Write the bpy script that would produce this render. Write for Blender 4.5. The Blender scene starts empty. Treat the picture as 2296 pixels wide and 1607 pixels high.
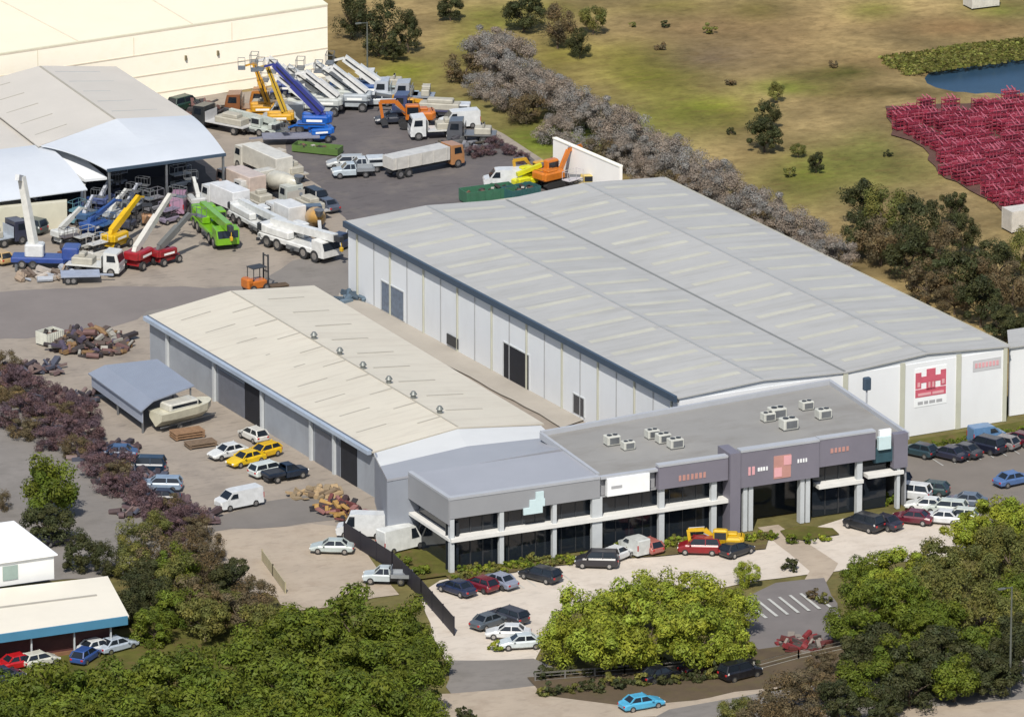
import bpy, math, random
from mathutils import Vector, Matrix
random.seed(7)
R = math.radians
scene = bpy.context.scene
COL = scene.collection
# ------------------------------------------------------------------ camera geometry
YAW = R(25.0); ELEV = R(17.5); DIST = 900.0; FPX = 18000.0
W0, H0 = 2296.0, 1605.4
FWD = Vector((math.sin(YAW), math.cos(YAW), 0)); RGT = Vector((math.cos(YAW), -math.sin(YAW), 0))
CAM = -FWD*DIST*math.cos(ELEV) + Vector((0, 0, DIST*math.sin(ELEV)))
VD = FWD*math.cos(ELEV) - Vector((0, 0, math.sin(ELEV)))
UP = FWD*math.sin(ELEV) + Vector((0, 0, math.cos(ELEV)))
def at(px, py, z=0.0):
    d = VD*FPX + RGT*(px-W0/2) - UP*(py-H0/2)
    t = (z-CAM.z)/d.z
    return CAM + d*t
def proj(p):
    v = Vector(p)-CAM; k = FPX/v.dot(VD)
    return W0/2+v.dot(RGT)*k, H0/2-v.dot(UP)*k
# ------------------------------------------------------------------ materials
K = 0.62
def lin(c):
    c /= 255.0
    return c/12.92 if c <= .04045 else ((c+.055)/1.055)**2.4
def C(r, g, b, k=None):
    k = K if k is None else k
    return tuple(min(.9, lin(v)*k) for v in (r, g, b))
MC = {}
def mat(name, col, rough=.6, metal=0., var=.12, scale=.6, coat=0., rib=None, ribscale=4., attr=False, trans=0., spec=.5, stain=None, spots=None):
    if name in MC: return MC[name]
    m = bpy.data.materials.new(name); m.use_nodes = True; nt = m.node_tree; N = nt.nodes; L = nt.links
    b = N['Principled BSDF']; b.inputs['Roughness'].default_value = rough; b.inputs['Metallic'].default_value = metal
    b.inputs['Specular IOR Level'].default_value = spec
    if coat: b.inputs['Coat Weight'].default_value = coat; b.inputs['Coat Roughness'].default_value = .08
    tc = N.new('ShaderNodeTexCoord')
    geo = N.new('ShaderNodeNewGeometry')
    nz = N.new('ShaderNodeTexNoise'); nz.inputs['Scale'].default_value = scale; nz.inputs['Detail'].default_value = 6; nz.inputs['Roughness'].default_value = .65
    L.new(geo.outputs['Position'], nz.inputs['Vector'])
    mr = N.new('ShaderNodeMapRange'); mr.inputs[1].default_value = .3; mr.inputs[2].default_value = .7
    mr.inputs[3].default_value = 1-var; mr.inputs[4].default_value = 1+var*.7
    L.new(nz.outputs['Fac'], mr.inputs[0])
    mx = N.new('ShaderNodeVectorMath'); mx.operation = 'SCALE'
    L.new(mr.outputs[0], mx.inputs['Scale'])
    if attr:
        at_ = N.new('ShaderNodeAttribute'); at_.attribute_name = 'Col'
        if attr == 'mul':
            mm = N.new('ShaderNodeVectorMath'); mm.operation = 'MULTIPLY'; mm.inputs[1].default_value = col
            L.new(at_.outputs['Color'], mm.inputs[0]); L.new(mm.outputs[0], mx.inputs[0])
        else: L.new(at_.outputs['Color'], mx.inputs[0])
    else: mx.inputs[0].default_value = col
    out = mx.outputs[0]
    if stain:
        n2 = N.new('ShaderNodeTexNoise'); n2.inputs['Scale'].default_value = stain[1]; n2.inputs['Detail'].default_value = 8; n2.inputs['Roughness'].default_value = .7
        mp = N.new('ShaderNodeMapping'); mp.inputs['Scale'].default_value = stain[3] if len(stain) > 3 else (1, 1, 1)
        L.new(geo.outputs['Position'], mp.inputs[0]); L.new(mp.outputs[0], n2.inputs['Vector'])
        cr = N.new('ShaderNodeMapRange'); cr.inputs[1].default_value = .5; cr.inputs[2].default_value = .68; cr.inputs[4].default_value = stain[2]
        L.new(n2.outputs['Fac'], cr.inputs[0])
        mi = N.new('ShaderNodeMix'); mi.data_type = 'RGBA'; L.new(cr.outputs[0], mi.inputs[0]); L.new(out, mi.inputs[6])
        mi.inputs[7].default_value = (*stain[0], 1); out = mi.outputs[2]
    if spots:
        n3 = N.new('ShaderNodeTexNoise'); n3.inputs['Scale'].default_value = spots[0]; n3.inputs['Detail'].default_value = 5; n3.inputs['Distortion'].default_value = .6
        mp3 = N.new('ShaderNodeMapping'); mp3.inputs['Rotation'].default_value = (0, 0, .5); mp3.inputs['Scale'].default_value = (1, spots[2], 1); L.new(geo.outputs['Position'], mp3.inputs[0]); L.new(mp3.outputs[0], n3.inputs['Vector'])
        c3 = N.new('ShaderNodeMapRange'); c3.inputs[1].default_value = .56; c3.inputs[2].default_value = .66; c3.inputs[3].default_value = 1; c3.inputs[4].default_value = spots[1]
        L.new(n3.outputs['Fac'], c3.inputs[0]); m3 = N.new('ShaderNodeVectorMath'); m3.operation = 'SCALE'; L.new(out, m3.inputs[0]); L.new(c3.outputs[0], m3.inputs['Scale']); out = m3.outputs[0]
    L.new(out, b.inputs['Base Color'])
    if rib:
        wv = N.new('ShaderNodeTexWave'); wv.inputs['Scale'].default_value = ribscale; wv.bands_direction = rib
        L.new(geo.outputs['Position'], wv.inputs['Vector'])
        bp = N.new('ShaderNodeBump'); bp.inputs['Strength'].default_value = .25; bp.inputs['Distance'].default_value = .03
        L.new(wv.outputs['Fac'], bp.inputs['Height']); L.new(bp.outputs[0], b.inputs['Normal'])
    if trans:
        tr = N.new('ShaderNodeBsdfTranslucent'); L.new(out, tr.inputs[0])
        ms = N.new('ShaderNodeMixShader'); ms.inputs[0].default_value = trans
        L.new(b.outputs[0], ms.inputs[1]); L.new(tr.outputs[0], ms.inputs[2]); L.new(ms.outputs[0], N['Material Output'].inputs[0])
    MC[name] = m
    return m
def paint(rgb, rough=.35, metal=0.):
    return mat('paint_%d_%d_%d' % rgb + ('_metal' if metal else ''), C(*rgb), rough, metal, .16, 1.2, coat=.4 if rough < .5 else 0, stain=(tuple(.75*q+.02 for q in C(*rgb)), .9, .6))
GLASS = mat('dark_glass', (.012, .016, .022), .08, 0, .1, 1)
RUBBER = mat('tyre_rubber', (.02, .02, .021), .8, 0, .2, 3)
STEEL = mat('grey_steel', (.22, .23, .24), .4, .6, .15, 2)
DKSTEEL = mat('dark_steel', (.045, .047, .052), .5, .3, .2, 2)
LAMP = mat('lamp_glass', (.75, .75, .72), .15, 0, .05, 2)
RLAMP = mat('red_lamp_glass', (.35, .02, .02), .2, 0, .05, 2)
CHROME = mat('bare_metal', (.5, .5, .5), .25, .9, .05, 2)
# ------------------------------------------------------------------ mesh builder
class MB:
    def __init__(s): s.v = []; s.f = []; s.mi = []; s.cols = None
    def add(s, vs, fs, m=0):
        o = len(s.v); s.v += [tuple(v) for v in vs]; s.f += [tuple(i+o for i in f) for f in fs]; s.mi += [m]*len(fs); return s
    def box(s, x0, x1, y0, y1, z0, z1, m=0):
        return s.add([(x0,y0,z0),(x1,y0,z0),(x1,y1,z0),(x0,y1,z0),(x0,y0,z1),(x1,y0,z1),(x1,y1,z1),(x0,y1,z1)],
                     [(0,3,2,1),(4,5,6,7),(0,1,5,4),(1,2,6,5),(2,3,7,6),(3,0,4,7)], m)
    def cbox(s, x0, x1, y0, y1, z0, z1, b=.08, m=0):
        def ring(i, z, bb):
            a, c, d, e = x0+i, x1-i, y0+i, y1-i
            return [(a+bb,d,z),(c-bb,d,z),(c,d+bb,z),(c,e-bb,z),(c-bb,e,z),(a+bb,e,z),(a,e-bb,z),(a,d+bb,z)]
        rs = [ring(b*.5, z0, b), ring(0, z0+b*.6, b), ring(0, z1-b, b), ring(b, z1, b)]
        return s.rings(rs, m)
    def rings(s, rs, m=0, cap=True):
        n = len(rs[0]); vs = [p for r in rs for p in r]; fs = []
        for k in range(len(rs)-1):
            for i in range(n):
                j = (i+1) % n; fs.append((k*n+i, k*n+j, (k+1)*n+j, (k+1)*n+i))
        if cap: fs.append(tuple(range(n))[::-1]); fs.append(tuple((len(rs)-1)*n+i for i in range(n)))
        return s.add(vs, fs, m)
    def quadbox(s, q, z0, z1, m=0):
        """q: four xy points; z0,z1 scalars or 4-lists"""
        a = z0 if isinstance(z0, (list, tuple)) else [z0]*4; b = z1 if isinstance(z1, (list, tuple)) else [z1]*4
        return s.add([(p[0],p[1],a[i]) for i, p in enumerate(q)]+[(p[0],p[1],b[i]) for i, p in enumerate(q)],
                     [(0,3,2,1),(4,5,6,7),(0,1,5,4),(1,2,6,5),(2,3,7,6),(3,0,4,7)], m)
    def prism(s, poly, y0, y1, m=0, ax='y'):
        """poly in xz extruded along y (ax='y') or poly in xy extruded along z (ax='z')"""
        n = len(poly)
        if ax == 'y': vs = [(x,y0,z) for x,z in poly]+[(x,y1,z) for x,z in poly]
        elif ax == 'z': vs = [(x,y,y0) for x,y in poly]+[(x,y,y1) for x,y in poly]
        else: vs = [(y0,x,z) for x,z in poly]+[(y1,x,z) for x,z in poly]
        return s.add(vs, [tuple(range(n)), tuple(range(2*n-1, n-1, -1))]+[(i, i+n, (i+1) % n+n, (i+1) % n) for i in range(n)], m)
    def beam(s, p, q, w, h=None, m=0, w2=None):
        p, q = Vector(p), Vector(q); h = h or w; d = (q-p).normalized()
        sd = d.cross(Vector((0,0,1)))
        sd = Vector((1,0,0)) if sd.length < .01 else sd.normalized()
        u = sd.cross(d).normalized(); k = (w2/w) if w2 else 1
        vs = []
        for c, kk in ((p, 1), (q, k)):
            for a, b in ((-1,-1),(1,-1),(1,1),(-1,1)): vs.append(c+sd*a*w/2*kk+u*b*h/2*kk)
        return s.add(vs, [(0,1,2,3),(7,6,5,4),(0,4,5,1),(1,5,6,2),(2,6,7,3),(3,7,4,0)], m)
    def cyl(s, p, q, r, n=12, m=0, r2=None):
        p, q = Vector(p), Vector(q); d = (q-p).normalized(); r2 = r if r2 is None else r2
        a = d.orthogonal().normalized(); b = d.cross(a); vs = []
        for c, rr in ((p, r), (q, r2)):
            for i in range(n):
                t = 2*math.pi*i/n; vs.append(c+a*math.cos(t)*rr+b*math.sin(t)*rr)
        return s.add(vs, [tuple(range(n))[::-1], tuple(range(n, 2*n))]+[(i, (i+1) % n, (i+1) % n+n, i+n) for i in range(n)], m)
    def mesh(s, name, mats, origin=None, smooth=False):
        me = bpy.data.meshes.new(name); o = origin or (0, 0, 0)
        me.from_pydata([(v[0]-o[0], v[1]-o[1], v[2]-o[2]) for v in s.v], [], s.f)
        for m in (mats if isinstance(mats, (list, tuple)) else [mats]): me.materials.append(m)
        if max(s.mi, default=0) > 0: me.polygons.foreach_set('material_index', s.mi)
        if s.cols:
            at_ = me.color_attributes.new('Col', 'FLOAT_COLOR', 'CORNER')
            buf = []
            for f, c in zip(s.f, s.cols): buf += [c[0], c[1], c[2], 1.]*len(f)
            at_.data.foreach_set('color', buf)
        if smooth: me.polygons.foreach_set('use_smooth', [True]*len(me.polygons))
        me.update()
        return me
def link(name, data, parent=None, loc=None, rz=0):
    o = bpy.data.objects.new(name, data); COL.objects.link(o)
    if parent: o.parent = parent
    if loc is not None: o.location = loc
    o.rotation_euler.z = rz
    return o
def tag(o, label, cat, group=None, kind=None):
    if label: o['label'] = label
    if cat: o['category'] = cat
    if group: o['group'] = group
    if kind: o['kind'] = kind
    return o
def thing(name, label, cat, loc, rz=0, group=None):
    o = link(name, None, None, loc, rz); o.empty_display_size = .5
    return tag(o, label, cat, group)
def part(T, name, mb, mats, label=None, sub=None, smooth=False):
    """world-coordinate part of an unrotated thing T; sub = parent part"""
    me = mb.mesh(name, mats, T.location, smooth)
    o = link(name, me, sub or T)
    if label: o['label'] = label
    return o
def structure(name, mb, mats):
    o = link(name, mb.mesh(name, mats)); o['kind'] = 'structure'; return o
# kits: cached part lists in local coordinates, instanced object by object
KITS = {}
def inst(key, builder, name, label, cat, loc, rz=0, group=None, scale=1.):
    if key not in KITS:
        KITS[key] = [(n, mb.mesh(n, mt, None, sm), par) for (n, mb, mt, par, sm) in builder()]
    T = thing(name, label, cat, loc, rz, group)
    if scale != 1.: T.scale = (scale,)*3 if not isinstance(scale, tuple) else scale
    objs = []
    for n, me, par in KITS[key]:
        objs.append(link(n, me, objs[par] if par is not None else T))
    return T
def P(name, mb, mt, par=None, sm=False): return (name, mb, mt, par, sm)
HB = 0.0; HA = R(-90)      # headings along the two street directions
# ------------------------------------------------------------------ road vehicles (x forward)
def wheels(K_, xs, hw, r=.32, w=.22):
    for x in xs:
        for s in (-1, 1):
            i = len(K_)
            K_.append(P('wheel', MB().cyl((x, s*(hw-w), r), (x, s*hw, r), r, 14), RUBBER))
            K_.append(P('rim', MB().cyl((x, s*(hw-.02), r), (x, s*(hw+.015), r), r*.6, 10), CHROME, i))
CARS = {
 'sedan': dict(L=4.6, W=1.78, hood=(2.28,.66,1.05,.9), belt=.92, tail=(-1.55,.96,-2.28,.86), cab=(1.05,.35,-1.05,-1.65), top=1.42),
 'hatch': dict(L=4.1, W=1.72, hood=(2.0,.68,1.0,.92), belt=.94, tail=(-1.75,.98,-2.0,.9), cab=(1.05,.3,-1.5,-1.95), top=1.46),
 'wagon': dict(L=4.7, W=1.8, hood=(2.3,.7,1.1,.95), belt=.98, tail=(-2.1,1.0,-2.35,.92), cab=(1.1,.45,-1.95,-2.3), top=1.5),
 'suv': dict(L=4.6, W=1.86, hood=(2.2,.85,1.1,1.1), belt=1.12, tail=(-2.0,1.14,-2.3,1.05), cab=(1.15,.6,-1.95,-2.25), top=1.78),
}
def car_kit(kind, rgb):
    def f():
        d = CARS[kind]; hw = d['W']/2; L = d['L']/2; k = []; pm = paint(rgb)
        x0, z0, x1, z1 = d['hood']; x2, z2, x3, z3 = d['tail']; cx = d['cab']; T = d['top']; B = d['belt']
        st = [(x0+.04, .42, z0-.1, hw*.8), (x0-.1, .26, z0, hw*.93), (x1+.3, .22, z1, hw), (x1, .22, B, hw), (0, .2, B+.01, hw+.01), (x2, .22, z2, hw), (x3+.15, .26, z3, hw*.95), (x3, .42, z3-.12, hw*.84)]
        rs = [[(x,-h,zb+.12),(x,-h,zt-.16),(x,-h+.12,zt),(x,h-.12,zt),(x,h,zt-.16),(x,h,zb+.12),(x,h-.1,zb),(x,-h+.1,zb)] for x, zb, zt, h in st]
        b = MB().rings(rs); a, c, e, g = cx; q = hw-.09; u = hw-.27
        b.rings([[(c+.04,-u-.01,T-.04),(e-.04,-u-.01,T-.04),(e-.04,u+.01,T-.04),(c+.04,u+.01,T-.04)], [(c-.08,-u+.08,T+.02),(e+.08,-u+.08,T+.02),(e+.08,u-.08,T+.02),(c-.08,u-.08,T+.02)]])
        for s in (-1, 1):
            b.beam((a,s*q,B-.02),(c,s*u,T-.02),.09); b.beam((g,s*q,B),(e,s*u,T-.02),.12)
            b.beam(((c+e)/2,s*(q+.01),B),((c+e)/2,s*(u+.01),T-.02),.1,.05)
            b.cbox(a-.35,a-.15,min(s*hw,s*(hw+.2)),max(s*hw,s*(hw+.2)),B-.02,B+.12,.03)
        k.append(P('body', b, pm))
        i_ = .03
        k.append(P('windscreen', MB().add([(a-.02,-q+.05,B-.02),(a-.02,q-.05,B-.02),(c+.0,u-.03,T-.05),(c+.0,-u+.03,T-.05),(a-.1,-q+.05,B-.04),(a-.1,q-.05,B-.04)],[(0,1,2,3),(0,4,5,1)]), GLASS))
        k.append(P('rear_window', MB().add([(g+.02,-q+.05,B-.02),(g+.02,q-.05,B-.02),(e,u-.03,T-.05),(e,-u+.03,T-.05)],[(3,2,1,0)]), GLASS))
        for s in (-1, 1):
            k.append(P('side_window', MB().add([(a-.05,s*(q-i_),B-.02),(g+.05,s*(q-i_),B-.02),(e,s*(u-i_),T-.04),(c,s*(u-i_),T-.04)],[(0,1,2,3)]), GLASS))
            k.append(P('headlight', MB().cbox(x0-.12,x0+.05,min(s*hw*.5,s*hw*.8),max(s*hw*.5,s*hw*.8),z0-.24,z0-.06,.03), LAMP))
            k.append(P('tail_light', MB().cbox(x3-.02,x3+.1,min(s*hw*.55,s*hw*.86),max(s*hw*.55,s*hw*.86),z3-.3,z3-.1,.03), RLAMP))
        wheels(k, (L*.62, -L*.6), hw+.01)
        return k
    return f
def ute_kit(rgb, back='tray'):
    def f():
        k = []; pm = paint(rgb); hw = .9; b = MB()
        st = [(2.5,.45,.8,.7),(2.35,.3,.98,.84),(1.4,.28,1.1,.9),(-.35,.28,1.1,.9)]
        b.rings([[(x,-h,zb+.1),(x,-h,zt-.14),(x,-h+.12,zt),(x,h-.12,zt),(x,h,zt-.14),(x,h,zb+.1)] for x, zb, zt, h in st])
        b.cbox(-.25,.75,-.64,.64,1.62,1.72,.05)
        for s in (-1, 1):
            b.beam((1.35,s*.8,1.08),(.75,s*.63,1.66),.09); b.beam((-.33,s*.82,1.08),(-.25,s*.64,1.66),.12); b.beam((.3,s*.81,1.1),(.3,s*.65,1.66),.07)
        k.append(P('cab', b, pm))
        k.append(P('windscreen', MB().add([(1.33,-.77,1.08),(1.33,.77,1.08),(.76,.6,1.64),(.76,-.6,1.64)],[(0,1,2,3)]), GLASS, 0))
        for s in (-1, 1):
            k.append(P('side_window', MB().add([(1.3,s*.79,1.08),(-.3,s*.8,1.08),(-.24,s*.62,1.64),(.74,s*.61,1.64)],[(0,1,2,3)]), GLASS, 0))
            k.append(P('headlight', MB().cbox(2.38,2.53,min(s*.5,s*.78),max(s*.5,s*.78),.7,.88,.03), LAMP, 0))
        if back == 'tray':
            t = MB().box(-2.6,-.45,-.92,.92,.75,.85)
            for s in (-1, 1): t.box(-2.6,-.45,min(s*.92,s*.88),max(s*.92,s*.88),.85,1.15)
            t.box(-2.6,-2.55,-.88,.88,.85,1.15); t.box(-.5,-.44,-.9,.9,.85,1.7)
            k.append(P('tray', t, mat('alloy_tray', C(190,195,200), .4, .5)))
        else:
            t = MB().cbox(-2.6,-.4,-.92,.92,.7,1.75 if back == 'canopy' else 1.12,.08)
            k.append(P('canopy' if back == 'canopy' else 'tub', t, pm))
            if back == 'canopy':
                for s in (-1, 1): k.append(P('side_window', MB().box(-2.3,-.6,min(s*.915,s*.93),max(s*.915,s*.93),1.2,1.55), GLASS, len(k)-1))
            else: k.append(P('tonneau_cover', MB().box(-2.5,-.5,-.82,.82,1.12,1.16), DKSTEEL))
        k.append(P('chassis', MB().box(-2.5,2.2,-.5,.5,.3,.6), DKSTEEL))
        wheels(k, (1.65, -1.5), .92, .36, .24)
        return k
    return f
def van_kit(rgb, L=5.0, H=2.3):
    def f():
        k = []; pm = paint(rgb); hw = .93; l = L/2; b = MB()
        b.rings([[(l,-.75,.5),(l,.75,.5),(l,.75,.95),(l,-.75,.95)]]+[[(x,-h,.28),(x,h,.28),(x,h-i,zt),(x,-h+i,zt)] for x, h, zt, i in
                ((l-.12,.88,1.1,.02),(l-.75,hw,1.25,.03),(l-1.45,hw,H-.06,.14),(l-2.0,hw,H,.15),(-l+.1,hw,H,.15),(-l,hw-.04,H-.1,.15))])
        k.append(P('body', b, pm))
        k.append(P('windscreen', MB().add([(l-.74,-.8,1.28),(l-.74,.8,1.28),(l-1.4,.72,H-.14),(l-1.4,-.72,H-.14)],[(0,1,2,3)]), GLASS))
        k[-1][1].v = [(x+.03, y, z+.02) for x, y, z in k[-1][1].v]
        for s in (-1, 1):
            k.append(P('side_window', MB().add([(l-1.0,s*.93,1.3),(l-2.0,s*.93,1.3),(l-2.0,s*.84,H-.25),(l-1.45,s*.84,H-.25)],[(0,1,2,3)]), GLASS))
            k.append(P('headlight', MB().cbox(l-.14,l+.01,min(s*.5,s*.8),max(s*.5,s*.8),.75,.98,.03), LAMP))
            k.append(P('tail_light', MB().box(-l-.02,-l+.05,min(s*.74,s*.86),max(s*.74,s*.86),.8,1.4), RLAMP))
        wheels(k, (l-.95, -l+1.05), hw+.01, .34, .22)
        return k
    return f
def truck_kit(rgb, body='box', L=8., brgb=(225,225,225)):
    def f():
        k = []; pm = paint(rgb); l = L/2; hw = 1.2
        k.append(P('chassis', MB().box(-l,l-.2,-.45,.45,.65,.95), DKSTEEL))
        c = MB().rings([[(x,-h,z0),(x,h,z0),(x,h-.06,z1),(x,-h+.06,z1)] for x, h, z0, z1 in ((l,1.1,.5,1.5),(l-.05,1.18,.45,1.7),(l-.3,hw,.45,2.75),(l-1.9,hw,.45,2.85),(l-1.95,hw-.05,.5,2.8))])
        k.append(P('cab', c, pm)); ci = 1
        k.append(P('windscreen', MB().add([(l-.02,-1.05,1.68),(l-.02,1.05,1.68),(l-.24,1.02,2.55),(l-.24,-1.02,2.55)],[(0,1,2,3)]), GLASS, ci))
        for s in (-1, 1):
            k.append(P('side_window', MB().add([(l-.4,s*1.205,1.75),(l-1.5,s*1.205,1.75),(l-1.5,s*1.165,2.5),(l-.55,s*1.165,2.5)],[(0,1,2,3)]), GLASS, ci))
            k.append(P('headlight', MB().box(l-.06,l+.03,min(s*.7,s*1.05),max(s*.7,s*1.05),.8,1.0), LAMP, ci))
        bm = paint(brgb); bx = l-2.15
        if body == 'box':
            k.append(P('cargo_box', MB().cbox(-l,bx,-1.22,1.22,1.05,3.3,.06), bm))
        elif body == 'tray':
            t = MB().box(-l,bx,-1.22,1.22,.98,1.12); t.box(bx-.06,bx,-1.2,1.2,1.12,2.3)
            k.append(P('tray', t, bm)); k.append(P('load', MB().cbox(-l+.6,bx-1.2,-.9,.9,1.12,1.9,.1).cbox(-l+1.4,bx-2.2,-.6,.7,1.9,2.4,.1), paint((200,195,180), .6)))
        elif body == 'tipper':
            t = MB(); t.rings([[(x,-h,z),(x,h,z),(x,h,z2),(x,-h,z2)] for x, h, z, z2 in ((-l,1.1,1.15,2.6),(bx,1.15,1.15,2.75))], cap=True)
            for i in range(5): t.box(-l+.5+i*(bx+l-1)/4-.05,-l+.5+i*(bx+l-1)/4+.05,-1.2,1.2,1.2,2.62)
            k.append(P('tipper_body', t, bm))
        elif body == 'tank':
            k.append(P('tank', MB().cyl((-l,0,2.05),(bx,0,2.05),1.12,20), bm, None, False))
            k.append(P('hatch', MB().cyl((-.8,0,3.1),(-.8,0,3.3),.35,12).cyl((1.0-l*.2,0,3.1),(1.0-l*.2,0,3.28),.3,12), STEEL, len(k)-1))
        elif body == 'mixer':
            d = MB(); rs = []
            for x, r, z in ((bx-.1,.5,1.9),(bx-.6,1.0,2.0),(bx-1.8,1.25,2.15),(bx-3.4,1.05,2.45),(-l+.3,.45,2.95)):
                rs.append([(x, math.cos(t*math.pi/9)*r, z+math.sin(t*math.pi/9)*r) for t in range(18)])
            k.append(P('drum', d.rings(rs), bm, None, True))
            k.append(P('hopper', MB().cyl((-l+.1,0,3.1),(-l,0,3.9),.3,10,0,.6).beam((-l,0,2.6),(-l-.6,0,1.6),.4,.15), STEEL))
        elif body == 'boom':
            k.append(P('deck', MB().box(-l,bx,-1.2,1.2,.98,1.15).cbox(-l,-l+1.6,-1.2,1.2,1.15,1.7), bm))
            k.append(P('turret', MB().cyl((-l+2.2,0,1.15),(-l+2.2,0,2.1),.55,14), bm))
            i = len(k); k.append(P('boom', MB().beam((-l+1.6,0,2.5),(l+.8,0,3.25),.5,.6), bm))
            k.append(P('inner_boom', MB().beam((l+.8,0,3.25),(l+2.2,0,3.4),.3,.38), STEEL, i))
            k.append(P('basket', MB().box(l+1.6,l+2.6,-.7,.7,3.0,3.08).box(l+1.6,l+1.66,-.7,.7,3.08,4.0).box(l+2.54,l+2.6,-.7,.7,3.08,4.0), bm))
        if body in ('mixer', 'tank', 'tipper', 'box') and L > 7: xs = (l-1.0, -l+2.3, -l+1.1)
        else: xs = (l-1.0, -l+1.5)
        wheels(k, xs, 1.22, .5, .32)
        return k
    return f
def trailer_kit(rgb, L=7., load=False):
    def f():
        k = [P('deck', MB().box(-L/2,L/2,-1.2,1.2,.85,1.05).beam((L/2,0,.8),(L/2+1.6,0,.7),.2), paint(rgb, .5))]
        if load: k.append(P('side_rail', MB().box(-L/2,L/2,1.14,1.2,1.05,1.7).box(-L/2,L/2,-1.2,-1.14,1.05,1.7).box(-L/2,-L/2+.06,-1.14,1.14,1.05,1.7).box(L/2-.06,L/2,-1.14,1.14,1.05,1.7), paint(rgb, .5)))
        wheels(k, (-L*.18, -L*.32), 1.15, .42, .25)
        return k
    return f
# ------------------------------------------------------------------ plant and access machines (x forward = boom direction)
def boomlift_kit(rgb, elev=45, L=8., kneel=True, arm=None, th=1.):
    arm = arm or rgb
    def f():
        k = []; pm = paint(rgb, .4); am = paint(arm, .4)
        k.append(P('chassis', MB().cbox(-1.7,1.7,-.8,.8,.45,1.05,.12), pm)); wheels(k, (1.25, -1.25), 1.15, .48, .34)
        i = len(k); k.append(P('turntable', MB().cbox(-1.9,1.1,-1.05,-.2,1.15,2.0,.15).cbox(-1.9,1.0,.2,1.05,1.15,1.95,.15).cyl((0,0,1.0),(0,0,1.2),.7,16).cbox(-2.2,-1.6,-.9,.9,1.2,2.1,.15), pm))
        e = R(elev); p0 = Vector((-1.5,0,2.0)); d = Vector((math.cos(e),0,math.sin(e)))
        if kneel:
            k.append(P('riser_arm', MB().beam((-1.4,0,1.6),(-.9,0,2.4),.5,.5), am)); p0 = Vector((-1.0,0,2.2))
        j = len(k); k.append(P('boom', MB().beam(p0, p0+d*L*.6, .42*th, .5*th), am))
        k.append(P('telescopic_section', MB().beam(p0+d*L*.6, p0+d*L, .3*th, .36*th), am, j))
        k.append(P('hose', MB().cyl(p0+Vector((0,.26*th,.1)), p0+d*L*.95+Vector((0,.2*th,.1)), .06, 6), RUBBER, j)); k.append(P('decal', MB().box(-1.2,.5,-1.07,-1.05,1.35,1.6), LAMP, i)); k.append(P('decal', MB().box(-1.2,.5,1.05,1.07,1.35,1.6), LAMP, i))
        q = p0+d*L; k.append(P('jib', MB().beam(q, q+Vector((1.1,0,-.3)), .18, .22), am))
        q = q+Vector((1.1,0,-.3)); b = MB().box(q.x,q.x+.9,-.9,.9,q.z-.3,q.z-.22)
        for x in (q.x, q.x+.86):
            for y in (-.9, 0, .86): b.box(x,x+.04,y,y+.04,q.z-.22,q.z+.8)
        b.box(q.x,q.x+.9,-.9,-.86,q.z+.76,q.z+.82).box(q.x,q.x+.9,.86,.9,q.z+.76,q.z+.82).box(q.x+.86,q.x+.9,-.9,.9,q.z+.76,q.z+.82).box(q.x,q.x+.04,-.9,.9,q.z+.76,q.z+.82)
        k.append(P('basket', b, STEEL))
        return k
    return f
def excavator_kit(rgb, up=1.0):
    def f():
        k = []; pm = paint(rgb, .4)
        for s in (-1, 1):
            k.append(P('track', MB().prism([(-1.8,.35),(-1.5,.05),(1.5,.05),(1.8,.35),(1.8,.5),(1.5,.8),(-1.5,.8),(-1.8,.5)], s*.75-.25+0*.1, s*.75+.25+0*.1), RUBBER))
        k.append(P('undercarriage', MB().box(-.8,.8,-.55,.55,.35,.85).cyl((0,0,.8),(0,0,1.0),.6,14), DKSTEEL))
        k.append(P('body', MB().cbox(-2.1,.9,-1.15,1.15,1.0,1.95,.18).cbox(-2.3,-1.6,-1.0,1.0,1.1,2.05,.2).cbox(-1.5,-.2,-1.0,0,1.95,2.15,.08), pm))
        i = len(k); k.append(P('cab', MB().cbox(-.5,1.1,.25,1.15,1.1,2.85,.12), pm))
        k.append(P('cab_window', MB().box(-.35,.95,1.15,1.165,1.8,2.6).box(1.1,1.115,.35,1.05,1.5,2.6).box(-.35,.95,.235,.25,1.8,2.6), GLASS, i))
        a = Vector((.8,-.1,1.4)); b = a+Vector((1.3,0,1.6+up*.8)); c = b+Vector((1.8,0,.0+up*.2)); e = c+Vector((-.3,0,-1.9))
        k.append(P('boom', MB().beam(a,b,.3,.5).beam(b,c,.28,.4), pm)); k.append(P('arm', MB().beam(c,e,.24,.34), pm))
        k.append(P('hydraulic_ram', MB().cyl(a+Vector((.2,.2,.2)),b+Vector((.1,.2,-.4)),.07,8).cyl(b+Vector((0,0,.3)),c+Vector((-.1,0,.25)),.06,8), CHROME))
        k.append(P('bucket', MB().prism([(e.x-.1,e.z+.1),(e.x+.3,e.z-.1),(e.x+.1,e.z-.8),(e.x-.6,e.z-.7),(e.x-.5,e.z-.2)],-.5,.3), DKSTEEL))
        return k
    return f
YELK = (226,180,40)
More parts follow.
